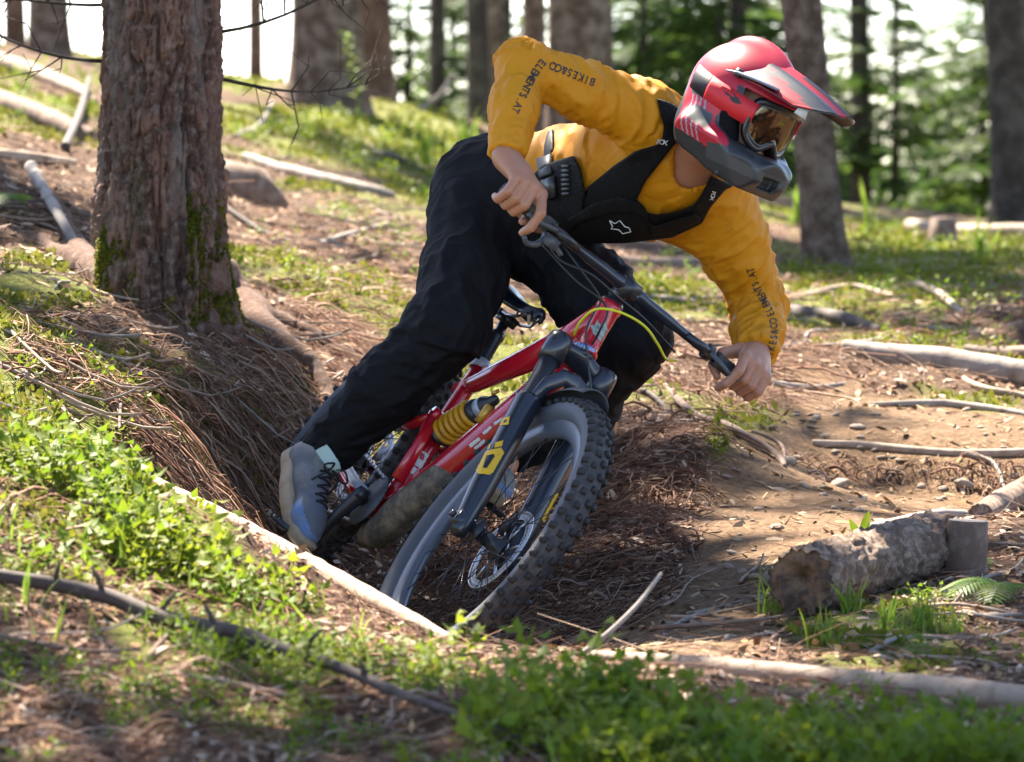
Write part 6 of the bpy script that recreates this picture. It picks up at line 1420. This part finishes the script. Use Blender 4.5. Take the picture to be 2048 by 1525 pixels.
lettering('sleeve_lettering', bvj, 'BIKES&CO', [(1190, 167), (1145, 149), (1100, 131)], 22, bprint, jersey, to_r, squash=.85)
lettering('sleeve_lettering', bvj, 'ELEMENTS.AT', [(1088, 122), (1070, 146), (1051, 182), (1029, 226)], 22, bprint, jersey, to_r, squash=.85)
lettering('sleeve_lettering', bvj, 'BIKES&CO', [(1533, 722), (1543, 695), (1548, 665), (1545, 637)], 21, bprint, jersey, to_r, squash=.72)
lettering('sleeve_lettering', bvj, 'ELEMENTS.AT', [(1543, 634), (1530, 606), (1512, 572), (1499, 536)], 21, bprint, jersey, to_r, squash=.72)
# --- shoes in the pedal's frame
sh_g = mat('grey_shoe', (.105, .12, .145), .7, bump=(300, .4, .002), vary=(20, (.24, .21, .17), .5, .75)); sole_m = mat('tan_sole', (.36, .28, .19), .7, vary=(30, (.22, .16, .10), .45, .75), bump=(90, .3, .003)); blue_m = mat('blue_toe', (.09, .19, .38), .6, vary=(25, (.25, .22, .19), .45, .75)); sock_m = mat('pale_green_sock', (.42, .56, .50), .9, bump=(300, .4, .002))
def shoe(pc, an, yaw, s_, pitch):
    root = bpy.data.objects.new('shoe', None); COL.objects.link(root); root.parent = rider
    c, s = math.cos(yaw), math.sin(yaw); A = np.array([[c, s, 0], [-s, c, 0], [0, 0, 1.]]); ct, st2 = math.cos(pitch), math.sin(pitch); A = np.array([[ct, 0, -st2], [0, 1, 0], [st2, 0, ct]]) @ A @ BR.T   # rows: forward, left, up in world
    o = pc + A[2] * .011 - A[0] * .045
    T = lambda p: o + np.asarray(p, float) @ A
    ln = np.linspace(0, 1, 22); X = -.165 + .285 * ln
    hwid = .036 + .016 * np.sin(np.clip((ln - .25) / .6, 0, 1) * np.pi) ; hwid *= np.sqrt(np.clip(1 - ((ln - .5) / .515) ** 6, .02, 1))
    so_ = MB(); th = np.linspace(0, 2 * np.pi, 25)[:-1]
    pts = []
    for lev, (z, k) in enumerate(((0, .95), (.005, 1.06), (.022, 1.12), (.034, 1.06), (.035, .8))):
        ring = np.concatenate([np.stack([X, hwid * k, 0 * X + z + .012 * np.clip((ln - .8) / .2, 0, 1) ** 2], 1), np.stack([X, -hwid * k, 0 * X + z + .012 * np.clip((ln - .8) / .2, 0, 1) ** 2], 1)[::-1]]); pts.append(ring)
    m = len(pts[0]); i = np.arange(len(pts) - 1)[:, None] * m; jn = np.arange(m)[None]; k2 = (jn + 1) % m
    V = np.concatenate(pts + [[pts[0].mean(0)], [pts[-1].mean(0)]]); Q = np.stack([i + jn, i + k2, i + m + k2, i + m + jn], -1).reshape(-1, 4); nL = len(pts) * m
    Tt = [(nL, (q + 1) % m, q) for q in range(m)] + [(nL + 1, nL - m + q, nL - m + (q + 1) % m) for q in range(m)]
    so_.add(to_r(T(V)), Q, Tt); so_.build('sole', sole_m, root)
    f = Field(o - .26, o + .26, .004)
    f.chain([T((-.125, 0, .05)), T((-.05, 0, .055)), T((.03, 0, .042)), T((.075, 0, .036))], [.038, .040, .038, .034], .02)
    f.chain([T((.045, .016, .034)), T((.045, -.016, .034))], [.032, .032], .02)
    f.chain([T((-.125, 0, .05)), T((-.10, 0, .10))], [.038, .040], .02)
    f.cutplane(T((0, 0, .020)), -A[2], .3); f.cutplane(T((-.09, 0, .105)), nrm(A[2] - .35 * A[0]), .12)
    V, Q = f.mesh(); V = relax(V, Q, 2); L_ = (V - o) @ A.T
    fc = L_[Q].mean(1); mi = np.where((fc[:, 0] > .030 - .9 * (fc[:, 2] - .03)) & (fc[:, 2] < .058), 1, 0)
    upper = mesh_np('upper', to_r(V), Q, None, root, mats=[sh_g, blue_m], midx=mi)
    MB().tube(to_r(np.array([T((-.10, 0, .07)), T((-.095, 0, .12)), an * .6 + T((-.09, 0, .12)) * .4 + 0 * A[2], an])), [.036, .039, .040, .040], 18).build('sock', sock_m, root)
    bv = bvh_of([upper]); lc = MB()
    def tp(x, y):
        h = bv.ray_cast(Vector(T((x, y, .25))), Vector(-A[2])); return (np.array(h[0]) if h[0] is not None else T((x, y, .08))) + A[2] * .002
    for k, x in enumerate((.022, .002, -.018, -.038, -.056)):
        p = [tp(x, y) for y in np.linspace(-.022, .022, 7)]; lc.tube(to_r(np.array(p)), .0028, 6)
        if k: lc.tube(to_r(np.array([tp(x + (.02 if k < 4 else .018) * (1 - t), .022 * (2 * t - 1)) for t in np.linspace(0, 1, 7)])), .0026, 6)
    kx = tp(-.066, 0)
    for s2 in (-1, 1):
        lp = [kx, kx + A[1] * .020 * s2 + A[2] * .022 + A[0] * .008, kx + A[1] * .044 * s2 + A[2] * .012 + A[0] * .020, kx + A[1] * .030 * s2 + A[2] * .004 + A[0] * .024, kx]
        lc.tube(to_r(smooth_path(lp, 22)), .0026, 6)
        lc.tube(to_r(smooth_path([kx, kx + A[1] * .02 * s2 + A[0] * .02 + A[2] * .006, tp(-.03, .036 * s2) + A[2] * .004], 12)), .0022, 6)
    lc.build('lace', mat('black_lace', (.012, .012, .016), .8), root)
shoe(pcR, j['ra'], math.radians(25), -1, math.radians(35)); shoe(pcL, j['la'], math.radians(-4), 1, math.radians(12))
# --- full face helmet
hr = bpy.data.objects.new('helmet', None); COL.objects.link(hr); hr.parent = rider
hr.matrix_local = Matrix(np.vstack([np.c_[HAX.T, to_r(HC)], [0, 0, 0, 1]]).tolist()); hr['label'] = 'red full face helmet with grey and black graphics'
hfld = Field(np.array([-.19, -.17, -.24]), np.array([.25, .17, .20]), .0035); E3 = np.eye(3)
hfld.ell((-.010, 0, .022), E3, (.142, .118, .122), .01); hfld.ell((-.015, 0, -.065), E3, (.125, .108, .110), .03)
hfld.ell((-.025, 0, .092), E3, (.105, .022, .062), .025)
for s_ in (-1, 1):
    hfld.chain([(-.02, .090 * s_, -.085), (.070, .084 * s_, -.100), (.122, .053 * s_, -.108), (.138, 0, -.110)], [.044, .044, .044, .045], .02)
    hfld.chain([(.02, .105 * s_, -.085), (.09, .085 * s_, -.098)], [.022, .022], .012)
hfld.chain([(.150, -.022, -.098), (.166, 0, -.098), (.150, .022, -.098)], [.024, .026, .024], .02)
hfld.ell((.0, 0, .0), E3, (.108, .090, .108), .006, cut=True); hfld.ell((-.005, 0, -.14), E3, (.100, .084, .12), .006, cut=True); hfld.ell((.045, 0, -.10), E3, (.085, .066, .085), .006, cut=True)
X = hfld.grid()
for nvx, c_ in (((.8, 0, -.6), .209), ((1, 0, .15), .157), ((.62, .76, -.2), .170), ((.62, -.76, -.2), .170), ((0, 0, -1), .146), ((.1, .85, -.52), .150), ((.1, -.85, -.52), .150)):
    pl = X @ nrm(np.array(nvx)) - c_; k_ = .004; h_ = np.clip(.5 - .5 * (hfld.D - pl) / k_, 0, 1); hfld.D = (hfld.D * (1 - h_) + pl * h_ + k_ * h_ * (1 - h_)).astype(np.float32)
port = np.maximum.reduce([np.abs(X[..., 1]) - .028, np.abs(X[..., 2] + .112) - .015, .148 - X[..., 0]]); hfld.D = np.maximum(hfld.D, -port).astype(np.float32)
face = np.maximum.reduce([np.abs(X[..., 1]) - (.094 - .10 * np.clip(X[..., 0] - .08, 0, 1)), X[..., 2] - .052, -.060 - .05 * (X[..., 0] - .1) - X[..., 2], .048 - .35 * np.clip(-X[..., 2], 0, .1) - X[..., 0]])
hfld.D = np.maximum(hfld.D, -face).astype(np.float32)
hfld.D = np.maximum(hfld.D, -.172 - X[..., 2] + .25 * np.clip(X[..., 0], -.2, .1) * -1).astype(np.float32)
Vh, Qh = hfld.mesh(); Vh = relax(Vh, Qh, 2)
hx, hy, hz = Vh[:, 0], Vh[:, 1], Vh[:, 2]
RED, DK, GR_, CY = np.array([.46, .010, .030]), np.array([.022, .024, .030]), np.array([.050, .056, .060]), np.array([.060, .070, .085])
col = np.tile(RED, (len(Vh), 1)); a_ = hx * .55 + hz        # slanting coordinate of the graphics
def setc(m, c): col[m] = c
setc(hx + .45 * hz < -.105, np.array([.05, .06, .08])); setc((hz < -.100) & (hx < .06 + .55 * (hz + .17)), DK)
setc((hz < -.094 + .30 * (hx - .04)) & (hx > .055), GR_); setc((hz < -.128 + .1 * hx), DK); setc((np.abs(hy) < .033) & (hx > .11) & (hz < -.12), DK)
for k in range(4):
    c0 = -.062 + .016 * k; l_ = hx + .42 * hz
    setc((np.abs(l_ - c0) < .0022) & (hz < .0) & (hz > -.10) & (hx < .035), np.array([.30, .32, .36]))
setc((np.abs(hz + .050) < .017) & (hx + .42 * hz > -.045) & (hx + .42 * hz < .012), GR_); setc((np.abs(hz + .005 - .1 * hx) < .008) & (hx + .42 * hz > -.075) & (hx + .42 * hz < -.025), GR_)
setc(((hx + .045) ** 2 + (hz - .010) ** 2 < .0085 ** 2), DK); setc((hx > .028) & (hz < .052) & (hz > -.088) & (np.abs(hy) < .105) & (hx - .028 > (np.abs(hy) - .092) * -1.2), DK)
inner = ((hx / .112) ** 2 + (hy / .094) ** 2 + (hz / .112) ** 2) < 1.0; setc(inner, np.array([.012, .012, .013]))
shellm = mat('helmet_paint', (1, 1, 1), .44, attr='col', coat=.12, bump=(40, .02, .001))
mesh_np('shell', Vh, Qh, shellm, hr, cols={'col': col})
for s_ in (-1, 1):
    for k in range(3):
        MB().box((.128 - .016 * k, (.052 + .012 * k) * s_, -.135), [nrm((.6, -.75 * s_, 0)), nrm((.75, .6 * s_, 0)), (0, 0, 1)], (.010, .004, .011), .8).build('vent_bar', black, hr, False)
for s_ in (-1, 1):
    ck = Field(np.array([-.02, -.13, -.12]), np.array([.15, .13, .08]), .004); ck.chain([(.034, .078 * s_, .020), (.040, .079 * s_, -.015), (.055, .074 * s_, -.055), (.075, .066 * s_, -.075)], [.018, .022, .022, .018], .02)
    V, Q = ck.mesh(); mesh_np('cheek_pad', relax(V, Q, 1), Q, mat('foam', (.008, .008, .009), .9, spec=.1), hr)
# visor
nu, nv_ = 22, 25; vv = []; vcol = []
for i in range(nu):
    t = i / (nu - 1)
    for k in range(nv_):
        w = (k / (nv_ - 1)) * 2 - 1; a = abs(w)
        x = .045 + t * .240 - .085 * t * a ** 2.2 - (.035 * (1 - t) * a ** 1.5)
        half = .108 - .022 * t ** 1.5
        z = .137 - .012 * t - .022 * t * t - (.062 - .034 * t) * a ** 2.3 - .012 * (1 - t) + .006 * math.exp(-((a - .45) / .10) ** 2) * (1 - .5 * t) + .008 * math.exp(-(a / .14) ** 2)
        vv.append((x, half * w, z))
        c = RED if a > .80 and t > .15 else (CY * .8 if (.30 < a < .52 + .3 * t) else (DK if a < .12 and t > .3 else RED))
        if t < .30 and a > .62: c = CY * .75
        if a > .86 and t > .5: c = RED * .5
        vcol.append(c)
vv = np.array(vv); M_ = nu * nv_; i = (np.arange(nu - 1)[:, None] * nv_ + np.arange(nv_ - 1)[None]).ravel(); q = np.stack([i, i + nv_, i + nv_ + 1, i + 1], 1)
bd = list(range(nv_)) + [k * nv_ + nv_ - 1 for k in range(1, nu)] + [M_ - 1 - k for k in range(1, nv_)] + [k * nv_ for k in range(nu - 2, 0, -1)]
bq = np.array([(bd[(k + 1) % len(bd)], bd[k], bd[k] + M_, bd[(k + 1) % len(bd)] + M_) for k in range(len(bd))])
visor = mesh_np('visor', np.concatenate([vv, vv - [0, 0, .0045]]), [q[:, ::-1] if False else q, q[:, ::-1] + M_, bq], shellm, hr, cols={'col': np.concatenate([np.array(vcol), np.tile(DK * .8, (M_, 1))])})
for s_ in (-1, 1):
    arm = MB(); arm.tube([(.022, .117 * s_, .066), (.050, .114 * s_, .074), (.09, .107 * s_, .080), (.15, .096 * s_, .086)], np.array([[.003, .020], [.004, .022], [.004, .014], [.003, .009]]), 12, flat=(0, 1, 0)).build('visor_arm', mat('visor_grey', (.20, .245, .30), .35, coat=.4), hr)
    MB().lathe([(-.004, 0), (-.004, .011), (.006, .010), (.007, 0)], (.044, .117 * s_, .073), (0, s_, 0), 18).build('visor_screw', black, hr)
MB().plate([(.205, -.070, .083), (.222, -.058, .083), (.224, -.056, .058), (.200, -.072, .060)], nrm((.55, -.8, 0)), .002).build('visor_sticker', wprint, visor, False)
# goggles: frame, lens, strap
gg = bpy.data.objects.new('goggles', None); COL.objects.link(gg); gg.parent = hr
def gp(w, z, r=0): a = w * 1.05; return np.array([.022 + (.098 + r) * math.cos(a * .92), (.094 + r) * math.sin(a), z])
ol = [(-.80, .022), (-.72, .040), (-.35, .046), (0, .046), (.35, .046), (.72, .040), (.80, .022), (.78, -.022), (.62, -.044), (.34, -.054), (.14, -.040), (0, -.030), (-.14, -.040), (-.34, -.054), (-.62, -.044), (-.78, -.022)]
oc = smooth_path([(a, b, 0) for a, b in ol + ol[:1]], 90)[:, :2]
MB().tube([gp(a, b) for a, b in oc], np.tile([.010, .0075], (90, 1)), 10, cap=False).build('goggle_frame', mat('goggle_frame', (.016, .016, .018), .35, coat=.4), gg)
MB().tube([gp(a * .98, b * .96, -.014) for a, b in oc], .012, 10, cap=False).build('goggle_foam', mat('foam', (.008, .008, .009), .9, spec=.1), gg)
MB().tube([gp(a * .93, b * .86, .004) for a, b in oc], .0022, 8, cap=False).build('lens_rim', mat('lens_rim', (.10, .10, .105), .3), gg)
lm = bpy.data.materials.new('amber_lens'); lm.use_nodes = True; N_, L_ = lm.node_tree.nodes, lm.node_tree.links
t_ = N_.new('ShaderNodeBsdfTransparent'); t_.inputs[0].default_value = (.46, .36, .24, 1); g2 = N_.new('ShaderNodeBsdfGlossy'); g2.inputs[0].default_value = (1, .90, .70, 1); g2.inputs['Roughness'].default_value = .04
fz = N_.new('ShaderNodeFresnel'); fz.inputs[0].default_value = 1.7; mx_ = N_.new('ShaderNodeMixShader'); ad = N_.new('ShaderNodeMath'); ad.operation = 'ADD'; ad.inputs[1].default_value = .06; L_.new(fz.outputs[0], ad.inputs[0])
L_.new(ad.outputs[0], mx_.inputs[0]); L_.new(t_.outputs[0], mx_.inputs[1]); L_.new(g2.outputs[0], mx_.inputs[2]); L_.new(mx_.outputs[0], N_['Material Output'].inputs[0])
lv, lq, nx_ = [], [], 33
for k in range(nx_):
    w = -.76 + 1.52 * k / (nx_ - 1)
    up_ = np.interp(w, [-.80, -.72, -.35, .35, .72, .80], [.022, .040, .046, .046, .040, .022]); lw_ = np.interp(abs(w), [0, .14, .34, .62, .78], [-.030, -.040, -.054, -.044, -.022])
    for i in range(9): lv.append(gp(w, (lw_ + (up_ - lw_) * i / 8) * .90, .003 + .004 * math.sin(math.pi * i / 8)))
i = (np.arange(nx_ - 1)[:, None] * 9 + np.arange(8)[None]).ravel(); lq = np.stack([i, i + 9, i + 10, i + 1], 1)
mesh_np('lens', lv, lq, lm, gg)
em = MB()
for s_ in (-1, 1): em.lathe([(-.011, 0), (-.008, .008), (0, .0105), (.008, .008), (.011, 0)], (.084, .033 * s_, .006), (1, 0, 0), 14)
em.build('eyes', mat('eye', (.30, .28, .26), .2), hr)
def strap(w0, w1, name, mt, off, zh=.027):
    V = []; n = 26
    for k in range(n):
        a = w0 + (w1 - w0) * k / (n - 1); zc = .010 + .012 * (1 - math.cos(a)) * .5 - .004
        for z in (-zh, 0, zh):
            zz = zc + z; e = math.sqrt(max(0.05, 1 - ((zz - .022) / .122) ** 2)); r = 1.0 + off
            V.append((-.010 + .142 * e * math.cos(a) * r, .118 * e * math.sin(a) * r, zz))
    V = np.array(V); i = (np.arange(n - 1)[:, None] * 3 + np.arange(2)[None]).ravel(); q = np.stack([i, i + 3, i + 4, i + 1], 1); m = len(V)
    cen = np.array([-.01, 0, .02]); inn = V + nrm(V - cen) * -.004
    bd = [0, 1, 2] + [k * 3 + 2 for k in range(1, n)] + [m - 2, m - 3] + [k * 3 for k in range(n - 2, 0, -1)]
    bq = np.array([(bd[k], bd[(k + 1) % len(bd)], bd[(k + 1) % len(bd)] + m, bd[k] + m) for k in range(len(bd))])
    return mesh_np(name, np.concatenate([V, inn]), [q, q[:, ::-1] + m, bq], mt, gg)
redstrap = mat('red_strap', (.62, .022, .030), .55); kst = mat('black_strap', (.010, .011, .014), .6)
st_objs = []
for s_ in (-1, 1):
    st_objs.append(strap(s_ * .66, s_ * 1.62, 'strap', redstrap, .022)); strap(s_ * 1.62, s_ * 2.15, 'strap', kst, .020)
bvs = bvh_of([st_objs[0]])
hinv = lambda Xw: (np.asarray(Xw, float) - HC) @ HAX.T
film('strap_emblem', bvs, [[(1447, 182), (1456, 186), (1463, 193), (1470, 196), (1466, 186), (1458, 181), (1466, 184), (1476, 196), (1481, 204), (1483, 209), (1470, 207), (1462, 201), (1459, 193), (1453, 190)]], bprint, gg, hinv, 1.0)
